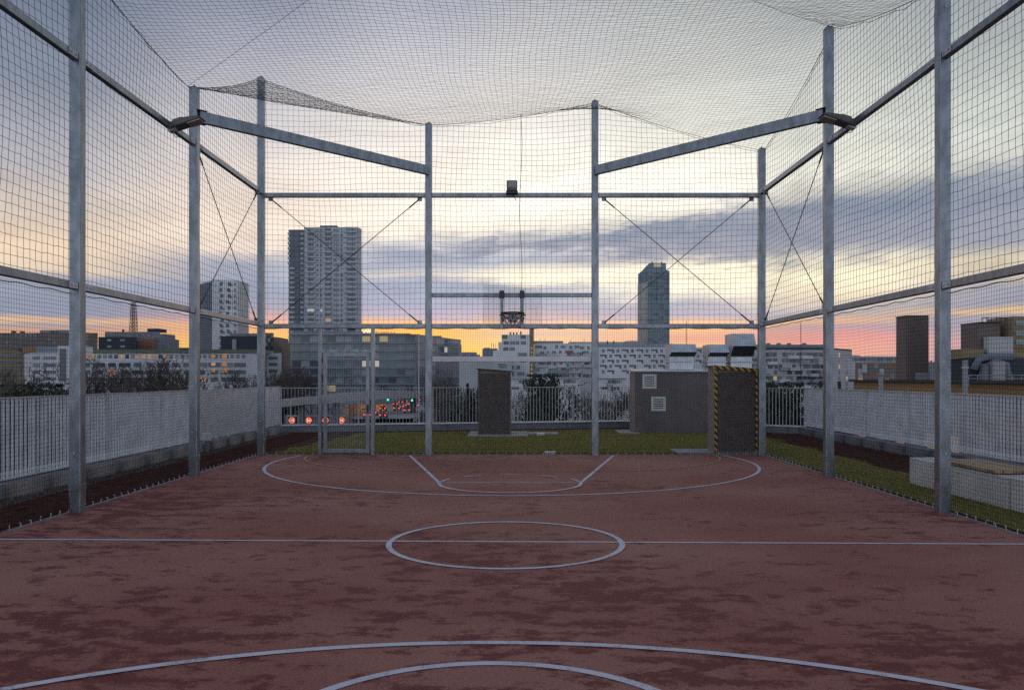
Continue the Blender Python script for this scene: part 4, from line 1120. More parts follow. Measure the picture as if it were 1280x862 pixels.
t.box('roof_storey', 667.5, 704, D + 3, D + 12, 426, 429.3, 'greyblue'); t.box('roof_storey', 712, 793, D + 3, D + 12, 427.2, 429.3, 'grey')
for q in (675, 681, 713, 730): t.box('antenna', q, q + .45, D + 4, D + 4.3, 422.5 + (q % 3), 427, 'dark')
t.box('brick_bay', 708, 716, D - .3, D + 1, 438, 443.5, 'brick')
t.done()
D = 255
t = Building('apartment_block', 'white panel block with a checker of dark loggias beside the shed ducts', [(748, D), (900, D), (900, D + 14), (748, D + 14)], 434, m='white', Dref=D)
p0, d, L, nrm = lines(t.pts[0], t.pts[1])
for k, py in enumerate((437.5, 444, 450.5, 457, 463.5)):
    for j in range(16):
        if (j + k) % 2: 
            t.window(p0, d, nrm, (.01 + .96 * (j + .5) / 16) * L, Z(py, D), 2.0, .55, 'glass'); t.window(p0, d, nrm, (.01 + .96 * (j + .5) / 16) * L + .8, Z(py + 1.8, D), .55, .9, 'glass')
        elif random.random() < .7: t.window(p0, d, nrm, (.01 + .96 * (j + .5) / 16) * L, Z(py + .8, D), .8, 1.0, random.choice(['glass', 'glass_mid', 'greyblue']))
t.box('roof_storey', 748, 842, D + 4, D + 12, 429.5, 434.3, 'greyblue'); t.box('roof_storey', 783, 797, D + 5, D + 10, 426, 429.6, 'grey')
for q in (759, 767, 790): t.box('chimney', q, q + 1, D + 6, D + 7, 425.5, 429.7, 'dark')
t.done()
# lower terraces
D = 215
for (a, b, pt, lab) in ((637, 670, 473, 'low white terrace house right behind the lone vent box'), (693, 726, 472.5, 'low white terrace house behind the dark evergreen'), (748, 783, 473, 'low white terrace house just outside the plant shed')):
    t = Building('terrace_house', lab, [(a, D), (b, D), (b, D + 10), (a, D + 10)], pt, m='white', Dref=D, group='low white terrace houses')
    t.box('roof_slab', a - .5, b + .5, D - .8, D + 10, pt - 1, pt + .02, 'offwhite')
    t.box('window', a + (b - a) * .35, a + (b - a) * .8, D - .15, D + .2, pt + 2, pt + 5.5, 'glass_mid'); t.box('door', a + (b - a) * .5, a + (b - a) * .6, D - .3, D - .16, pt + 1.5, pt + 5.5, 'glass')
    for q in (0, 1): t.box('window', a + 3 + q * 14, a + 12 + q * 14, D - .15, D + .2, pt + 10, pt + 13, 'glass')
    t.done()
# right hand long block
D = 250
t = Building('apartment_block', 'long pale grey housing block with a dark roof storey beyond the corner post', [(930, D), (1042, D), (1065, D + 14), (1065, D + 24), (930, D + 16)], 437, m='offwhite', Dref=D)
t.facade(0, [Z(443 + 7.4 * k, D) for k in range(7)], us(17), 1.2, 1.2, ['glass', 'glass', 'glass_mid', 'greyblue'], skip=.22, lit=.025, jitter=.4, wvar=(1.0, 1.4, 2.2))
t.box('roof_storey', 935, 1038, D + 3, D + 13, 430.5, 437.4, 'greyblue'); t.box('roof_terrace', 945, 1036, D + 1, D + 12, 434.5, 437.6, 'dark'); 
for q in (960, 973, 986, 1005): t.box('chimney', q, q + 3, D + 5, D + 7, 428.5, 430.7, 'greyblue')
p0, d, L, nrm = lines(t.pts[0], t.pts[1])
for k in range(6):
    for u in (.10, .2, .31, .45, .56, .68, .79, .9):
        if random.random() < .6: t.window(p0, d, nrm, u * L, Z(446.4 + 7.4 * k, D), random.choice([3.0, 4.2]), .95, random.choice(['offwhite', 'white', 'grey']), 'balcony', 2.0)
t.facade(1, [Z(443 + 7.4 * k, D) for k in range(7)], (.3, .7), 1.2, 1.2, ['glass', 'glass_mid', 'greyblue'], skip=.2, lit=.08, name='end_window')
MB().prism([t.pts[1], t.pts[2], t.pts[3], (t.pts[1][0], D + 20)], t.z1 + .02, t.z1 + .5).build('roof_edge', M['dark'], t.root)
t.done()
D = 330
t = Building('apartment_block', 'flat pale block peeping over the brick housing', [(1060, D), (1135, D), (1135, D + 14), (1060, D + 14)], 445, m='offwhite', Dref=D)
t.facade(0, [Z(449, D)], us(12), 2.0, 1.4, ['glass', 'glass_mid']); t.done()
D = 200
t = Building('apartment_block', 'red brick housing block beside the ribbed brown chimney stack', [(1069, D), (1122, D), (1136, D + 5), (1136, D + 18), (1069, D + 14)], 453, m='brick', Dref=D)
t.facade(0, [Z(457 + 6.3 * k, D) for k in range(4)], us(7), 1.1, 1.1, ['glass', 'glass_mid', 'offwhite'], skip=.15, lit=.03)
t.box('balcony_bay', 1078, 1084, D - .5, D + .5, 455, 466, 'offwhite'); t.done()
D = 190
t = Building('apartment_block', 'pale block with dark balconies framed by the bench side post', [(1181, D), (1212, D), (1212, D + 12), (1181, D + 12)], 450, m='offwhite', Dref=D)
t.facade(0, [Z(454 + 5.6 * k, D) for k in range(4)], us(4), 1.3, 1.0, ['glass', 'greyblue', 'glass'], jitter=.3); t.done()

# ochre works building close by
D = 58
t = Building('works_building', 'ochre works hall with a dark roof edge close beyond the bench side railing', [(1067, D + 20), (1180, D + 6), (1340, D - 10), (1340, D + 30), (1067, D + 40)], ztop=Z(478, D), m='ochre', Dref=D, group='ochre works on the neighbouring plot')
def roof_edge(i):
    p0, d, L, nrm = lines(t.pts[i], t.pts[i + 1])
    MB().rbox(p0 + d * L / 2 + Vector((0, 0, t.z1 + .06)) + nrm * .15, (L, .7, .2), Matrix((d, nrm, Vector((0, 0, 1)))).transposed()).build('roof_edge', M['dark'], t.root)
    for k in range(4):
        for j in range(8):
            lit = random.random() < .16
            t.window(p0, d, nrm, (.06 + .9 * (j + .5) / 8) * L, t.z1 - 1.6 - 3.1 * k, 1.5 if j % 2 else 1.0, 1.3, 'lit_dim' if lit and k == 1 else random.choice(['glass', 'glass_mid', 'glass_pale']))
roof_edge(0); roof_edge(1)
zr = t.z1 + .0
t.done()
Dc = 70
st = thing('chimney_stack', (X(1146, Dc), Dc + 1, zr), 'ribbed brown boxy chimney stack on the works roof', 'chimney', 'ochre works on the neighbouring plot')
xa, xb = X(1132.5, Dc), X(1160, Dc)
MB().box(xa, xb, Dc, Dc + 1.8, zr, Z(395, Dc)).build('shaft', M['chimney'], st)
rb = MB(); q = xa + .06
while q < xb - .03: rb.box(q, q + .07, Dc - .05, Dc - .002, zr, Z(395.5, Dc)); q += .16
rb.build('rib', M['chimney'], st); MB().box(xa - .06, xb + .06, Dc - .08, Dc + 1.86, Z(395, Dc), Z(394, Dc)).build('cap', M['dark'], st)
MB().box(X(1143, Dc), X(1158, Dc), Dc - .6, Dc - .1, zr, Z(465.5, Dc)).build('service_box', M['greyblue'], st)
Dd = 55
du = thing('roof_duct', (X(1101, Dd), Dd, zr), 'short galvanised duct with a cap beside the chimney stack', 'duct', 'ochre works on the neighbouring plot')
MB().tube([(X(1101, Dd), Dd, -4), (X(1101, Dd), Dd, Z(469, Dd))], .16, 12).build('pipe', M['grey'], du); MB().tube([(X(1101, Dd), Dd, Z(469, Dd)), (X(1101, Dd), Dd, Z(466.5, Dd))], .24, 12).build('cap', M['grey'], du)
du = thing('roof_duct', (X(1206.5, 40), 40, -3), 'tall slim galvanised duct standing near the bench side post', 'duct', 'ochre works on the neighbouring plot')
MB().tube([(X(1206.5, 40), 40, -6), (X(1206.5, 40), 40, Z(450, 40))], .12, 12).build('pipe', M['grey'], du)
MB().tube([(X(1206.5, 40), 40, Z(460, 40)), (X(1206.5, 40), 40, Z(458, 40))], .15, 12).build('collar', M['steel_light'], du)
De = 62
pb = thing('plant_house', (X(1250, De), De + 2, zr), 'cluttered dark rooftop plant house with a pale lift box on top', 'plant house', 'ochre works on the neighbouring plot')
MB().box(X(1211, De), X(1300, De), De, De + 5, zr, Z(447, De)).build('base_wall', M['dark'], pb)
MB().box(X(1209, De), X(1236, De), De + .6, De + 4, Z(448, De), Z(435.5, De)).build('brown_block', M['yellowwall'], pb)
MB().box(X(1233.5, De), X(1262, De), De + 1.2, De + 3.6, Z(446, De), Z(402, De)).build('lift_shaft', M['chimney'], pb)
MB().box(X(1239.5, De), X(1270.5, De), De + .4, De + 1.1, Z(443, De), Z(420.5, De)).build('pale_cladding', M['offwhite'], pb)
MB().box(X(1234, De), X(1266, De), De + 1.0, De + 3.8, Z(402, De), Z(401, De)).build('shaft_roof', M['dark'], pb)
MB().box(X(1271.5, De), X(1300, De), De + .5, De + 4, Z(450, De), Z(394.5, De)).build('side_tower', M['yellowwall'], pb)
for py in (403, 416, 427): MB().box(X(1274, De), X(1284, De), De + .4, De + .49, Z(py + 3, De), Z(py - 3, De)).build('tower_window', M['glass_pale'], pb)
MB().box(X(1271, De), X(1300, De), De + .35, De + .45, Z(435, De), Z(433.5, De)).build('red_band', M['brick'], pb)
rl = MB()
for q in np.arange(1240, 1272, 6.0): rl.tube([(X(q, De), De + 1.3, Z(402, De)), (X(q, De), De + 1.3, Z(395, De))], .03, 4)
rl.tube([(X(1240, De), De + 1.3, Z(395.3, De)), (X(1271, De), De + 1.3, Z(395.3, De))], .03, 4); rl.build('guard_rail', M['cable'], pb)
pp = MB()
pp.tube([(X(1214, De), De - .3, Z(462, De)), (X(1221, De), De - .3, Z(449, De)), (X(1232, De), De - .3, Z(446, De)), (X(1262, De), De - .3, Z(446, De))], .28, 8)
pp.tube([(X(1226, De), De - .4, zr), (X(1226, De), De - .4, Z(456, De)), (X(1236, De), De - .4, Z(452, De)), (X(1252, De), De - .4, Z(456, De)), (X(1256, De), De - .4, zr)], .35, 8)
pp.build('pipework', M['tower_dark'], pb, smooth=True)
MB().box(X(1232, De), X(1247, De), De - 1.0, De - .5, zr, Z(452, De)).build('air_handler', M['grey'], pb)
gl = MB()
for zz in (Z(469, De), Z(473, De)): gl.tube([(X(1211, De - 3), De - 3, zz), (X(1300, De - 3), De - 3, zz)], .03, 4)
for q in np.arange(1211, 1300, 11.0): gl.tube([(X(q, De - 3), De - 3, zr - .3), (X(q, De - 3), De - 3, Z(469, De))], .03, 4)
gl.build('guard_rail', M['grey'], pb)

# far skyline houses filling the gaps
for i, (a, b, pt, D, mm) in enumerate(((208, 222, 437, 620, 'greyblue'), (222, 238, 434.5, 700, 'dark'), (236, 250, 437, 640, 'greyblue'), (345, 362, 436, 600, 'grey'), (578, 600, 443, 700, 'greyblue'), (895, 932, 441, 600, 'greyblue'), (868, 900, 439, 640, 'grey'), (1040, 1075, 444, 700, 'greyblue'), (1160, 1185, 452, 500, 'greyblue'))):
    t = Building('far_house', 'distant ' + ['slate blue house below the orange streak', 'dark roofed house in the orange gap', 'slate house next to the white high rise', 'grey house in the gap by the tallest tower', 'slate house in the gap under the brightest glow', 'slate house behind the tall duct hood', 'grey house between the duct hoods', 'slate house beyond the pale housing block', 'slate house beside the chimney stack'][i], [(a, D), (b, D), (b, D + 12), (a, D + 12)], pt, m=mm, Dref=D, group='distant houses on the skyline')
    t.facade(0, [Z(pt + 4, D), Z(pt + 8, D)], us(3), 1.6, 1.5, ['glass', 'glass_mid'])
    if i % 2 == 0: t.box('chimney', a + 4, a + 5, D + 4, D + 5, pt - 1.5, pt + .2, 'dark')
    t.done()

# ------------------------------------------------------------------ street scene seen through the railing
def sweep(name, pts, w, h, m, parent):
    mb = MB(); pts = [Vector(p) for p in pts]
    for a, b in zip(pts, pts[1:]):
        mb.bar(a, b, w, h)
    return mb.build(name, m, parent)
def viaduct(label, path, w=7.0, par=.9):
    P = [Vector((X(px, D), D, Z(py, D))) for px, py, D in path]
    Q = []
    for i in range(len(P) - 1):
        for k in range(6):
            s = k / 6; Q.append(P[i].lerp(P[i + 1], s))
    Q.append(P[-1])
    th = thing('road_viaduct', (P[0] + P[-1]) / 2, label, 'viaduct', 'concrete road ramps')
    mb = MB(); vs = []; fs = []
    for i, p in enumerate(Q):
        d = (Q[min(i + 1, len(Q) - 1)] - Q[max(i - 1, 0)]); d.z = 0; d.normalize(); s = Vector((d.y, -d.x, 0)) * w / 2
        for off, dz in ((-1, par), (-1, -1.0), (1, -1.0), (1, par), (.94, par), (.94, 0), (-.94, 0), (-.94, par)): vs.append(p + s * off + Vector((0, 0, dz)))
    for i in range(len(Q) - 1):
        for j in range(8): fs.append((8 * i + j, 8 * i + (j + 1) % 8, 8 * i + 8 + (j + 1) % 8, 8 * i + 8 + j))
    mb.add(vs, fs); mb.build('deck', M['concrete'], th)
    for i in range(3, len(Q) - 1, 6):
        p = Q[i]; MB().tube([(p.x, p.y, GROUND), (p.x, p.y, p.z - .98)], .8, 10).build('pier', M['concrete_dark'], th)
viaduct('curved concrete ramp dropping behind the railing by the gate', [(355, 504, 205), (400, 499, 200), (440, 495, 205), (490, 492, 215), (540, 494, 225), (575, 502, 220), (612, 512, 205)])
viaduct('straight concrete ramp behind the railing between the goal posts', [(640, 501, 230), (680, 502, 225), (730, 504, 220), (800, 506, 215)], 6)
mb = MB().box(-160, 120, 150, 330, GROUND + .004, GROUND + .012); o = mb.build('road', M['asphalt']); tag(o, kind='structure')
# tunnel portal with warm light
D = 222
pt = thing('tunnel_portal', (X(462, D), D + 6, GROUND), 'concrete underpass portal glowing orange inside beside the gate', 'underpass')
pw = MB(); pw.box(X(424, D), X(480, D), D, D + 1, Z(505, D), Z(498, D)); pw.box(X(424, D), X(428, D), D + .01, D + 12, GROUND, Z(505, D))
pw.build('portal_wall', M['concrete'], pt)
MB().box(X(428, D), X(476, D), D + 9, D + 10, GROUND, Z(505, D)).build('inner_wall', M['ochre'], pt)
for q in (446, 458, 470):
    MB().box(X(q, D) - .8, X(q, D) + .8, D + 6.6, D + 7.4, Z(505.5, D), Z(505, D)).build('ceiling_lamp', M['sodium'], pt)
# variable speed signs
D = 206
ga = thing('sign_gantry', (X(395, D), D, GROUND), 'long pale gantry beam holding four illuminated speed signs', 'gantry')
gm = MB(); zt_, zb_ = Z(519.5, D), Z(531, D)
gm.bar((X(358, D), D + .4, zt_), (X(434, D), D + .4, zt_), .5, .5); gm.bar((X(358, D), D + .4, zb_), (X(434, D), D + .4, zb_), .5, .5)
for q in (359, 371.5, 383, 393, 404, 416, 422, 433): gm.bar((X(q, D), D + .4, zb_), (X(q, D), D + .4, zt_), .35, .35, up=(0, 1, 0))
gm.build('beam', M['offwhite'], ga)
for q in (357, 435): MB().tube([(X(q, D), D + .4, GROUND), (X(q, D), D + .4, zt_ + .2)], .25, 8).build('upright', M['grey'], ga)
for i, q in enumerate((365, 386, 407, 427)):
    cx_, cz_ = X(q, D), Z(525, D)
    sgn = thing('speed_sign', (cx_, D, cz_), 'square LED speed sign with a red ring, ' + ['at the outer end by the solid panels', 'between the end sign and gate post', 'seen through the gate hinge side', 'nearest the orange underpass'][i], 'speed sign', 'illuminated speed signs on the gantry')
    MB().box(cx_ - .85, cx_ + .85, D - .1, D + .2, cz_ - .85, cz_ + .85).build('panel', M['dark'], sgn)
    MB().tube([(cx_ + .66 * math.cos(a), D - .14, cz_ + .66 * math.sin(a)) for a in np.linspace(0, 2 * math.pi, 25)[:-1]], .11, 5, True).build('red_ring', M['sign_red'], sgn)
    tx = text('50', .98, (cx_ - .53, D - .13, cz_ - .34), M['sign_digit'], sgn, 'digits', .03)
# street lamps
for i, (px, pt_, D, dbl, lab) in enumerate(((363, 499, 190, True, 'twin armed street lamp standing over the speed sign gantry'), (523.5, 418, 150, False, 'tall slim street lamp in front of the glass office'), (858, 402, 170, False, 'thin pole rising behind the wide duct hood'), (1001, 404, 160, False, 'thin pole rising behind the pale housing block'))):
    th = thing('street_lamp', (X(px, D), D, GROUND), lab, 'street lamp' if i < 2 else 'pole', 'slim street poles')
    MB().tube([(X(px, D), D, GROUND), (X(px, D), D, Z(pt_, D))], [.11, .055] , 8).build('pole', M['rail_bright'] if i < 2 else M['cable'], th)
    if dbl:
        MB().tube([(X(px - 9, D), D, Z(pt_ - .5, D)), (X(px + 10, D), D, Z(pt_ - .5, D))], .06, 6).build('arm', M['rail_bright'], th)
        for s in (-9, 10): MB().box(X(px + s, D) - .35, X(px + s, D) + .35, D - .15, D + .15, Z(pt_ - .4, D) - .1, Z(pt_ - .4, D) + .06).build('lamp_head', M['grey'], th)
    elif i == 1:
        MB().box(X(px, D) - .12, X(px, D) + .12, D - .3, D + .1, Z(pt_, D) - .02, Z(pt_, D) + .1).build('lamp_head', M['grey'], th)
    else:
        MB().tube([(X(px, D), D, Z(pt_, D)), (X(px, D), D, Z(pt_, D) + .5)], .02, 5).build('tip', M['cable'], th)
# traffic lights
for i, (px, py, D) in enumerate(((485, 499.5, 215), (515, 500, 218))):
    th = thing('traffic_light', (X(px, D), D, GROUND), ['green traffic light hanging at the underpass mouth', 'green traffic light farther along past the underpass'][i], 'traffic light', 'green traffic lights')
    MB().tube([(X(px, D) + .3, D + .3, GROUND), (X(px, D) + .3, D + .3, Z(py - 2, D))], .1, 6).build('pole', M['grey'], th)
    MB().box(X(px, D) - .3, X(px, D) + .3, D - .02, D + .25, Z(py, D) - .5, Z(py, D) + .9).build('head', M['dark'], th)
    MB().tube([(X(px, D), D - .05, Z(py, D)), (X(px, D), D - .0, Z(py, D))], .27, 10).build('green_lamp', M['greenlamp'], th)
# cars queueing with tail lamps on a climbing ramp
cb = Vector((0, 0, 0))
rampP = [(478, 523, 190), (500, 511.5, 235), (515, 505, 278), (528, 500.3, 322)]
viaduct('lower dark ramp full of red tail lamps', rampP, 14, .15)
def car(loc, rz, m, label, group):
    th = thing('car', loc, label, 'car', group)
    L0 = Vector(loc)
    prof = [(-2.1, .35), (-2.15, .75), (-2.0, .95), (-1.55, 1.0), (-1.0, 1.42), (.45, 1.44), (1.1, 1.0), (2.0, .85), (2.1, .4)]
    mb = MB(); n = len(prof)
    mb.add([(L0.x + s * (.85 if z < 1.1 else .68), L0.y + y, L0.z + z) for s in (-1, 1) for y, z in prof], [tuple(range(n)), tuple(range(2 * n - 1, n - 1, -1))] + [(i, n + i, n + (i + 1) % n, (i + 1) % n) for i in range(n)])
    mb.build('body', M[m], th)
    MB().rbox(L0 + Vector((0, -1.33, 1.2)), (1.2, .04, .36), Matrix.Rotation(math.radians(-52), 3, 'X')).build('rear_window', M['glass'], th)
    for s in (-1, 1):
        MB().box(L0.x + s * .82, L0.x + s * .4, L0.y - 2.21, L0.y - 2.1, L0.z + .62, L0.z + .92).build('tail_lamp', M['redlamp'], th)
        for y in (-1.35, 1.35):
            MB().tube([(L0.x + s * .66, L0.y + y, L0.z + .32), (L0.x + s * .88, L0.y + y, L0.z + .32)], .32, 12).build('wheel', M['dark'], th)
    th.rotation_euler = (0, 0, rz)
P_ = [Vector((X(px, D), D, Z(py, D))) for px, py, D in rampP]
for i in range(3):
    for q in (.08, .33, .58, .83):
        for lane in (-1, 0, 1):
            if random.random() < .4: continue
            d = (P_[i + 1] - P_[i]).normalized(); side = Vector((d.y, -d.x, 0))
            p = P_[i].lerp(P_[i + 1], q + random.uniform(-.05, .05)) + side * lane * 3.7 + Vector((0, 0, .02))
            car(p, -math.atan2(d.x, d.y) + random.uniform(-.03, .03), random.choice(['car_dark', 'car_dark', 'car_grey']), 'car with red tail lamps lit queueing on the ramp by the underpass', 'cars queueing on the ramp')

# ------------------------------------------------------------------ trees
def limb_tree(seed, height, spread, twigs):
    rs = random.Random(seed)
    trunk, crown = MB(), MB()
    segs = []
    def grow(p, d, L, r, lev):
        n = 3; pts = [p]; q = p
        for i in range(n):
            d = (d + Vector((rs.gauss(0, .13), rs.gauss(0, .13), rs.gauss(.06, .08)))).normalized(); q = q + d * L / n; pts.append(q)
        rad = [r * (1 - .45 * i / n) for i in range(n + 1)]
        (trunk if lev == 0 else crown).tube(pts, rad, 6 if lev == 0 else (4 if lev < 3 else 3))
        if lev >= 5: return
        nb = 4 if lev == 0 else (3 if lev < 3 else twigs)
        for k in range(nb):
            f = rs.uniform(.45, 1.0) if k else 1.0
            i = min(n, max(1, int(round(f * n)))); base = pts[i]
            ax = Vector((rs.gauss(0, 1), rs.gauss(0, 1), rs.gauss(.25, .5))).normalized()
            nd = (d * (1.0 if k else 1.3) + ax * spread).normalized()
            grow(base, nd, L * rs.uniform(.58, .8), max(.03, rad[i] * .66), lev + 1)
    grow(Vector((0, 0, 0)), Vector((0, 0, 1)), height * .3, height * .018, 0)
    return trunk, crown
protos = []
for s in range(4):
    tr, cw = limb_tree(100 + s, 17, .85 + .1 * (s % 2), 4)
    tm = tr.mesh('trunk'); tm.materials.append(M['bark']); cm = cw.mesh('crown'); cm.materials.append(M['twig'])
    zmax = max(v[2] for v in cw.v); protos.append((tm, cm, zmax))
def leaf_mesh(seed, h, w, kind):
    rs = np.random.default_rng(seed); n = 5200
    if kind == 'cone':
        z = rs.uniform(0.06, 1, n) ; rad = w * (1.02 - z) * rs.uniform(.3, 1.05, n) * (1 + .25 * np.sin(z * 40))
    else:
        nc = 34; cc = np.stack([rs.normal(0, .33, nc), rs.normal(0, .33, nc), rs.uniform(.25, .95, nc)], 1); idx = rs.integers(0, nc, n)
        pts = cc[idx] + rs.normal(0, .085, (n, 3)); z = np.clip(pts[:, 2], .1, 1.04)
    th = rs.uniform(0, 6.28, n)
    c = np.stack([rad * np.cos(th), rad * np.sin(th), z * h], 1) if kind == 'cone' else np.stack([pts[:, 0] * w * 1.6, pts[:, 1] * w * 1.6, z * h], 1)
    a = rs.normal(0, 1, (n, 3)); a /= np.linalg.norm(a, axis=1)[:, None]; b = np.cross(a, rs.normal(0, 1, (n, 3))); b /= np.linalg.norm(b, axis=1)[:, None]
    s = rs.uniform(.12, .3, n)[:, None]
    V = np.stack([c - a * s - b * s * .5, c + a * s - b * s * .5, c + a * s + b * s * .5, c - a * s + b * s * .5], 1).reshape(-1, 3)
    o = np_mesh('crown', V, np.arange(4 * n).reshape(-1, 4), M['leaf']); me = o.data; bpy.data.objects.remove(o); return me
CONE = leaf_mesh(1, 10, 1.8, 'cone'); BUSH = leaf_mesh(2, 10, 3.4, 'bush')
tk = MB().tube([(0, 0, 0), (0.1, 0, 3), (0, .1, 8.5)], [.28, .2, .05], 8).mesh('trunk'); tk.materials.append(M['bark'])
def put_tree(name, label, group, px, py_top, D, proto, sxy=1.0):
    r = thing(name, (X(px, D), D, GROUND), label, 'tree', group)
    if proto in ('cone', 'bush'): parts, zm = ((tk, 'trunk'), (CONE if proto == 'cone' else BUSH, 'crown')), 10.0
    else: tm, cm, zm = protos[proto]; parts = ((tm, 'trunk'), (cm, 'crown'))
    s = (Z(py_top, D) - GROUND) / zm
    s *= 1.0 if proto in ('cone', 'bush') else 1.08
    r.scale = (s * sxy, s * sxy, s); r.rotation_euler = (0, 0, random.uniform(0, 6.28))
    for me, nm in parts:
        c = bpy.data.objects.new(nm, me); COL.objects.link(c); c.parent = r
rows_ = [
    ('bare winter tree in front of the ochre and white offices', 'bare trees before the offices', [(-4, 466, 120), (12, 470, 125), (26, 472, 118), (42, 480, 130), (58, 482, 125), (72, 484, 135), (16, 478, 100)]),
    ('bare winter tree in front of the long white housing block', 'bare trees before the long white block', [(114, 458, 150), (128, 462, 140), (140, 453, 155), (152, 462, 145), (166, 466, 150), (180, 459, 150), (194, 452, 150), (208, 455, 140), (222, 458, 155), (236, 466, 145), (150, 480, 120), (212, 480, 122)]),
    ('bare winter tree between the corner post and the tall tower', 'bare trees below the tall tower', [(272, 473, 150), (286, 466, 155), (300, 472, 150), (338, 466, 232), (350, 458, 228), (362, 462, 236), (374, 457, 225), (386, 464, 230), (356, 474, 215), (378, 476, 218), (394, 468, 232), (344, 480, 212)]),
    ('bare winter tree by the ramps in front of the glass office', 'bare trees beside the ramps', [(548, 466, 215), (560, 472, 205), (570, 476, 210), (552, 482, 190)]),
    ('bare winter tree in front of the white terraces by the shed', 'bare trees before the terraces', [(742, 478, 160), (766, 482, 165), (788, 480, 160), (648, 490, 165), (730, 492, 150)]),
]
for lab, grp, items in rows_:
    for i, (px, py, D) in enumerate(items): put_tree('bare_tree', lab, grp, px, py, D, i % 4, 1.05)
put_tree('conifer', 'slim dark conifer standing beside the lone vent box', 'dark evergreens', 584.5, 481, 150, 'cone', .55)
put_tree('conifer', 'low dark shrub like conifer beneath the slim conifer', 'dark evergreens', 590, 491, 145, 'bush', .5)
put_tree('evergreen_tree', 'broad dark evergreen below the staggered loggias', 'dark evergreens', 684, 475, 130, 'bush', .62)
put_tree('evergreen_tree', 'dark evergreen behind the railing beyond the corner post', 'dark evergreens', 968, 488, 90, 'bush', .8)
put_tree('evergreen_tree', 'dark rounded evergreen at the end of the bench side railing', 'dark evergreens', 988, 489, 86, 'bush', .8)
put_tree('evergreen_tree', 'dense dark evergreen in front of the white office', 'dark evergreens', 28, 489, 95, 'bush', .7)
put_tree('evergreen_tree', 'low dark evergreen beneath the tallest tower', 'dark evergreens', 348, 487, 212, 'bush', .7)

# ------------------------------------------------------------------ sky
w = bpy.data.worlds.new('World'); scene.world = w; w.use_nodes = True
nt = w.node_tree; nt.nodes.clear(); N, L = nt.nodes.new, nt.links.new
def val(n, i, v):
    if isinstance(v, (int, float)): n.inputs[i].default_value = v
    else: L(v, n.inputs[i])
def mth(op, a, b=0.0, c=0.0, clamp=False):
    n = N('ShaderNodeMath'); n.operation = op; n.use_clamp = clamp
    val(n, 0, a); val(n, 1, b); val(n, 2, c); return n.outputs[0]
def smooth(v, a, b, lo=0.0, hi=1.0):
    n = N('ShaderNodeMapRange'); n.interpolation_type = 'SMOOTHSTEP'; L(v, n.inputs[0])
    for i, q in zip((1, 2, 3, 4), (a, b, lo, hi)): n.inputs[i].default_value = q
    return n.outputs[0]
def mixc(f, a, b):
    n = N('ShaderNodeMix'); n.data_type = 'RGBA'; val(n, 0, f)
    for i, v in ((6, a), (7, b)):
        if isinstance(v, tuple): n.inputs[i].default_value = (*v, 1)
        else: L(v, n.inputs[i])
    return n.outputs[2]
tc = N('ShaderNodeTexCoord'); sp = N('ShaderNodeSeparateXYZ'); L(tc.outputs['Generated'], sp.inputs[0])
dx, dy, dz = sp.outputs
hyp = mth('SQRT', mth('ADD', mth('MULTIPLY', dx, dx), mth('MULTIPLY', dy, dy)))
T = mth('DIVIDE', dz, mth('MAXIMUM', hyp, 1e-3))
A = mth('MULTIPLY', mth('ARCTAN2', dx, dy), 180 / math.pi)
den = mth('ADD', mth('MAXIMUM', dz, 0.0), 0.11)
cb_ = N('ShaderNodeCombineXYZ'); L(mth('DIVIDE', dx, den), cb_.inputs[0]); L(mth('DIVIDE', dy, den), cb_.inputs[1])
def nz(scale, detail, stretch, seed, rough=.55):
    mp = N('ShaderNodeMapping'); mp.inputs['Scale'].default_value = stretch; mp.inputs['Location'].default_value = (seed, seed * .7, 0); L(cb_.outputs[0], mp.inputs[0])
    n = N('ShaderNodeTexNoise'); n.inputs['Scale'].default_value = scale; n.inputs['Detail'].default_value = detail; n.inputs['Roughness'].default_value = rough
    L(mp.outputs[0], n.inputs['Vector']); return n.outputs[0]
n1 = nz(0.9, 7, (0.55, 1.2, 1), 3.1, .6)
n2 = nz(2.2, 6, (0.35, 1.3, 1), 9.4, .6)
Ts = mth('SUBTRACT', T, mth('MULTIPLY', mth('MAXIMUM', mth('ADD', A, 4.0), 0.0), 0.0013))     # streaks climb towards the bench side
def streak(ka, kt, detail, seed, rough=.6):
    c = N('ShaderNodeCombineXYZ'); L(mth('MULTIPLY', A, ka), c.inputs[0]); L(mth('MULTIPLY', Ts, kt), c.inputs[1]); c.inputs[2].default_value = seed
    n = N('ShaderNodeTexNoise'); n.inputs['Scale'].default_value = 1.0; n.inputs['Detail'].default_value = detail; n.inputs['Roughness'].default_value = rough
    L(c.outputs[0], n.inputs['Vector']); return n.outputs[0]
s1 = streak(.11, 16, 9, 2.0, .62); s2 = streak(.30, 60, 7, 7.0, .62); s3 = streak(.055, 9, 6, 4.0, .55)
warp = mth('ADD', mth('MULTIPLY', mth('SUBTRACT', n1, .5), smooth(T, 0.03, 0.40, 0.006, 0.022)),
           mth('ADD', mth('MULTIPLY', mth('SUBTRACT', s1, .5), mth('MULTIPLY', smooth(T, 0.03, 0.22, 0.016, 0.055), smooth(A, -26.0, -10.0, .35, 1.0))), mth('MULTIPLY', mth('SUBTRACT', s2, .5), smooth(T, 0.03, 0.2, 0.008, 0.022))))
Tw = mth('ADD', T, warp)
fac = mth('MULTIPLY', mth('ADD', Tw, 0.02), 1 / 0.62, clamp=True)
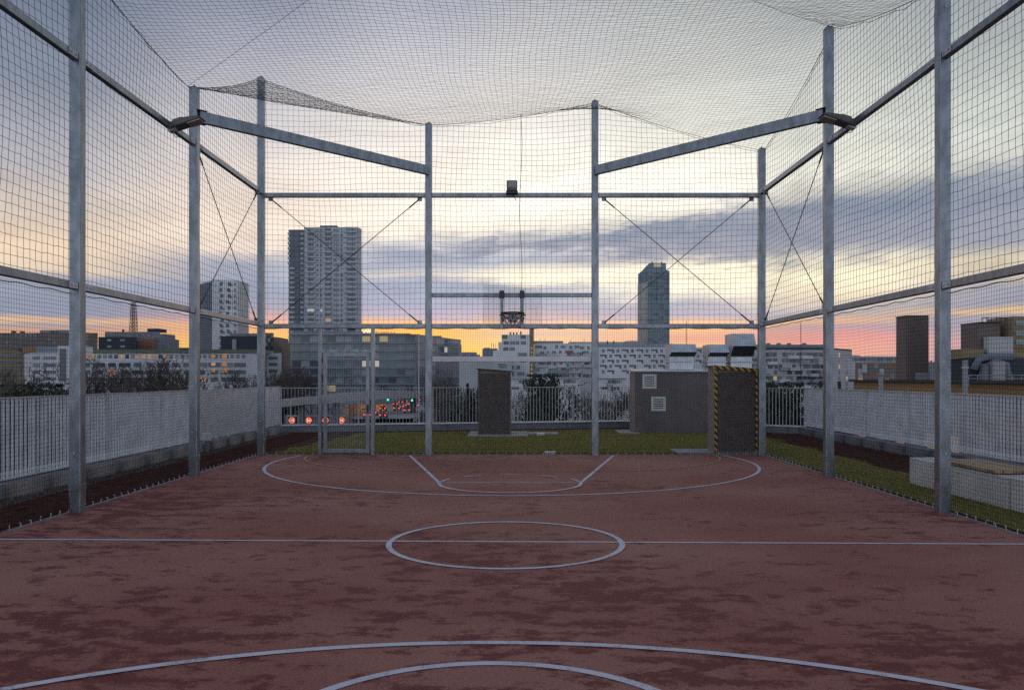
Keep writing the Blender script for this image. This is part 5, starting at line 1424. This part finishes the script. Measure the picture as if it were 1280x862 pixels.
COLS = {
    60: [(0, 104, 117, 142), (100, 124, 134, 155), (200, 168, 166, 174), (260, 200, 184, 172), (310, 228, 198, 166), (336, 220, 194, 168), (348, 150, 155, 174), (375, 138, 146, 168), (394, 142, 147, 166), (401, 222, 180, 140), (407, 152, 150, 162), (412, 196, 152, 132), (440, 180, 144, 130)],
    300: [(0, 134, 142, 164), (60, 160, 163, 180), (150, 198, 194, 198), (230, 230, 213, 200), (290, 240, 217, 196), (312, 228, 207, 192), (328, 160, 165, 184), (360, 150, 158, 182), (385, 165, 160, 180), (398, 205, 165, 165), (410, 245, 182, 130), (425, 255, 197, 108), (445, 255, 202, 98)],
    520: [(0, 160, 165, 180), (60, 184, 184, 194), (150, 224, 217, 212), (220, 244, 232, 218), (290, 250, 235, 214), (303, 204, 199, 198), (318, 156, 164, 186), (335, 168, 171, 187), (345, 206, 196, 192), (355, 160, 168, 192), (380, 165, 165, 190), (396, 192, 175, 186), (402, 240, 186, 138), (415, 255, 196, 88), (445, 255, 200, 90)],
    660: [(0, 170, 172, 182), (60, 192, 192, 194), (150, 232, 225, 216), (230, 255, 246, 228), (270, 255, 248, 225), (290, 238, 228, 212), (300, 190, 188, 192), (325, 165, 170, 187), (333, 218, 207, 196), (345, 255, 242, 208), (352, 248, 230, 202), (358, 175, 178, 192), (380, 165, 165, 187), (398, 208, 180, 180), (408, 246, 202, 148), (418, 230, 192, 174), (430, 250, 207, 136), (445, 250, 200, 120)],
    850: [(0, 172, 176, 176), (60, 190, 192, 190), (150, 222, 220, 208), (230, 247, 240, 223), (265, 238, 229, 212), (285, 182, 180, 180), (310, 186, 181, 180), (325, 208, 197, 184), (335, 255, 242, 208), (360, 255, 244, 211), (372, 218, 207, 196), (380, 178, 175, 187), (395, 180, 170, 184), (403, 240, 192, 150), (412, 245, 192, 138), (425, 228, 170, 148), (440, 250, 202, 116)],
    1050: [(0, 166, 171, 174), (60, 181, 186, 182), (150, 208, 210, 200), (215, 226, 224, 208), (245, 203, 200, 192), (270, 138, 147, 166), (300, 154, 158, 170), (325, 240, 226, 192), (350, 255, 245, 203), (370, 240, 218, 182), (390, 180, 172, 180), (402, 230, 182, 148), (408, 190, 165, 172), (420, 226, 158, 154), (440, 236, 170, 150)],
    1250: [(0, 150, 158, 164), (60, 166, 174, 172), (150, 193, 198, 190), (205, 198, 198, 188), (225, 150, 155, 162), (260, 128, 139, 160), (300, 144, 150, 164), (325, 210, 194, 162), (345, 194, 178, 162), (360, 150, 150, 167), (380, 150, 150, 167), (386, 232, 184, 120), (392, 160, 155, 170), (410, 160, 155, 170), (425, 196, 160, 165), (445, 186, 155, 160)],
}
SKY_GAIN = 1.06
res = None; prevA = None
for px, stops in COLS.items():
    Ad = math.degrees(math.atan((px - VX) / FPX)); ca = math.cos(math.radians(Ad))
    r = N('ShaderNodeValToRGB'); cr = r.color_ramp
    lst = []
    for (py, a, b, c) in stops:
        tt_ = (VY - py) / FPX * ca
        g_ = .35 * a + .5 * b + .15 * c; f_ = .22 if py < 394 else 0.0          # muted high sky, full colour in the glow
        a, b, c = (q + (g_ - q) * f_ for q in (a, b, c))
        lst.append(((tt_ + .02) / .62, tuple(q * SKY_GAIN for q in srgb(a, b, c))))
    top = lst[0][1] if stops[0][0] == 0 else lst[0][1]
    lst.append((1.0, tuple(q * SKY_GAIN for q in srgb(119, 124, 141))))
    lst.sort()
    while len(cr.elements) < len(lst): cr.elements.new(0.5)
    for e, (p, c) in zip(cr.elements, lst):
        e.position = min(1, max(0, p))
    for e, (p, c) in zip(cr.elements, lst): e.color = (*c, 1)
    L(fac, r.inputs[0])
    Aw = mth('ADD', A, mth('MULTIPLY', mth('SUBTRACT', n1, .5), 6.0))
    res = r.outputs[0] if res is None else mixc(smooth(Aw, prevA, Ad), res, r.outputs[0])
    prevA = Ad
# high thin cloud mottling
mot = nz(1.6, 8, (0.5, 1.1, 1), 5.5, .62)
motf = mth('MULTIPLY', smooth(mot, .35, .7, -.05, .05), smooth(T, .05, .2, .35, 1.0))
fine = mth('MULTIPLY', mth('ADD', mth('MULTIPLY', smooth(s2, .35, .65, -.5, .5), mth('MULTIPLY', smooth(A, -20.0, 0.0, .4, 1.0), .13)), mth('MULTIPLY', smooth(s1, .35, .65, -.5, .5), .10)), mth('MULTIPLY', smooth(T, .04, .12), smooth(T, .22, .42, 1.0, .35)))
motf = mth('ADD', motf, fine)
vm = N('ShaderNodeVectorMath'); vm.operation = 'SCALE'; L(res, vm.inputs[0]); L(mth('ADD', motf, 1.0), vm.inputs['Scale'])
res = vm.outputs[0]
# the slate cloud bank that climbs towards the bench side
core = mth('ADD', mth('MULTIPLY', mth('SUBTRACT', s1, .5), .065), mth('MULTIPLY', mth('SUBTRACT', s2, .5), .075))
mid = mth('ADD', mth('ADD', 0.152, mth('MULTIPLY', mth('ADD', A, 4.0), 0.0008)), core)
half = smooth(A, -8.0, 30.0, 0.008, 0.040)
dist = mth('DIVIDE', mth('SUBTRACT', T, mid), half)
bank = mth('MULTIPLY', mth('SUBTRACT', 1.0, smooth(mth('ABSOLUTE', dist), 0.55, 1.35)), mth('MULTIPLY', smooth(A, -11.0, 3.0), smooth(s3, .28, .5, .55, 1.0)))
shade = mixc(smooth(dist, -1.0, .9), tuple(q * SKY_GAIN for q in srgb(152, 153, 166)), tuple(q * SKY_GAIN for q in srgb(120, 131, 151)))
res = mixc(mth('MULTIPLY', bank, .88), res, shade)
# side and rear sky: dusk blue-grey over a physical sky
sky = N('ShaderNodeTexSky'); sky.sky_type = 'NISHITA'; sky.sun_disc = False
sky.sun_elevation = math.radians(3.0); sky.sun_rotation = math.radians(-3.0); sky.air_density = 1.0; sky.dust_density = 1.5
sk = N('ShaderNodeVectorMath'); sk.operation = 'SCALE'; L(sky.outputs[0], sk.inputs[0]); sk.inputs['Scale'].default_value = 0.06
rb_ = N('ShaderNodeValToRGB'); e = rb_.color_ramp.elements
e[0].position = 0.0; e[0].color = (*srgb(226, 232, 246), 1); e[1].position = 0.9; e[1].color = (*srgb(119, 124, 143), 1)
L(fac, rb_.inputs[0])
ad = N('ShaderNodeVectorMath'); ad.operation = 'ADD'; L(rb_.outputs[0], ad.inputs[0]); L(sk.outputs[0], ad.inputs[1])
absA = mth('ABSOLUTE', A)
res = mixc(smooth(absA, 33, 105), res, ad.outputs[0])
bg = N('ShaderNodeBackground'); L(res, bg.inputs[0]); bg.inputs[1].default_value = 1.0
out = N('ShaderNodeOutputWorld'); L(bg.outputs[0], out.inputs[0])

# low, wide evening sun glow behind the city
ld = bpy.data.lights.new('Sun', 'SUN'); ld.energy = 0.12; ld.angle = math.radians(14); ld.color = (1.0, 0.72, 0.45)
so = bpy.data.objects.new('Sun', ld); COL.objects.link(so)
dirv = Vector((math.sin(math.radians(3)) * -1, -math.cos(math.radians(3)), -math.tan(math.radians(4)))) * -1
so.rotation_euler = dirv.to_track_quat('Z', 'Y').to_euler()
so.location = (0, 40, 30)

# ------------------------------------------------------------------ camera and render settings
cam = bpy.data.cameras.new('Camera'); co = bpy.data.objects.new('Camera', cam); COL.objects.link(co)
cam.sensor_fit = 'HORIZONTAL'; cam.sensor_width = 36; cam.lens = 36 * FPX / 1280
cam.shift_x = -(VX - 640) / 1280; cam.shift_y = (VY - 431) / 1280
cam.clip_start = 0.05; cam.clip_end = 12000
co.location = (0, 0, EYE); co.rotation_euler = (math.pi / 2, 0, 0)
scene.camera = co
vs = scene.view_settings; vs.view_transform = 'Standard'; vs.look = 'None'; vs.exposure = 0.22; vs.gamma = 1.0; vs.use_curve_mapping = False
scene.cycles.use_denoising = False
scene.cycles.max_bounces = 5
scene.cycles.sample_clamp_indirect = 4
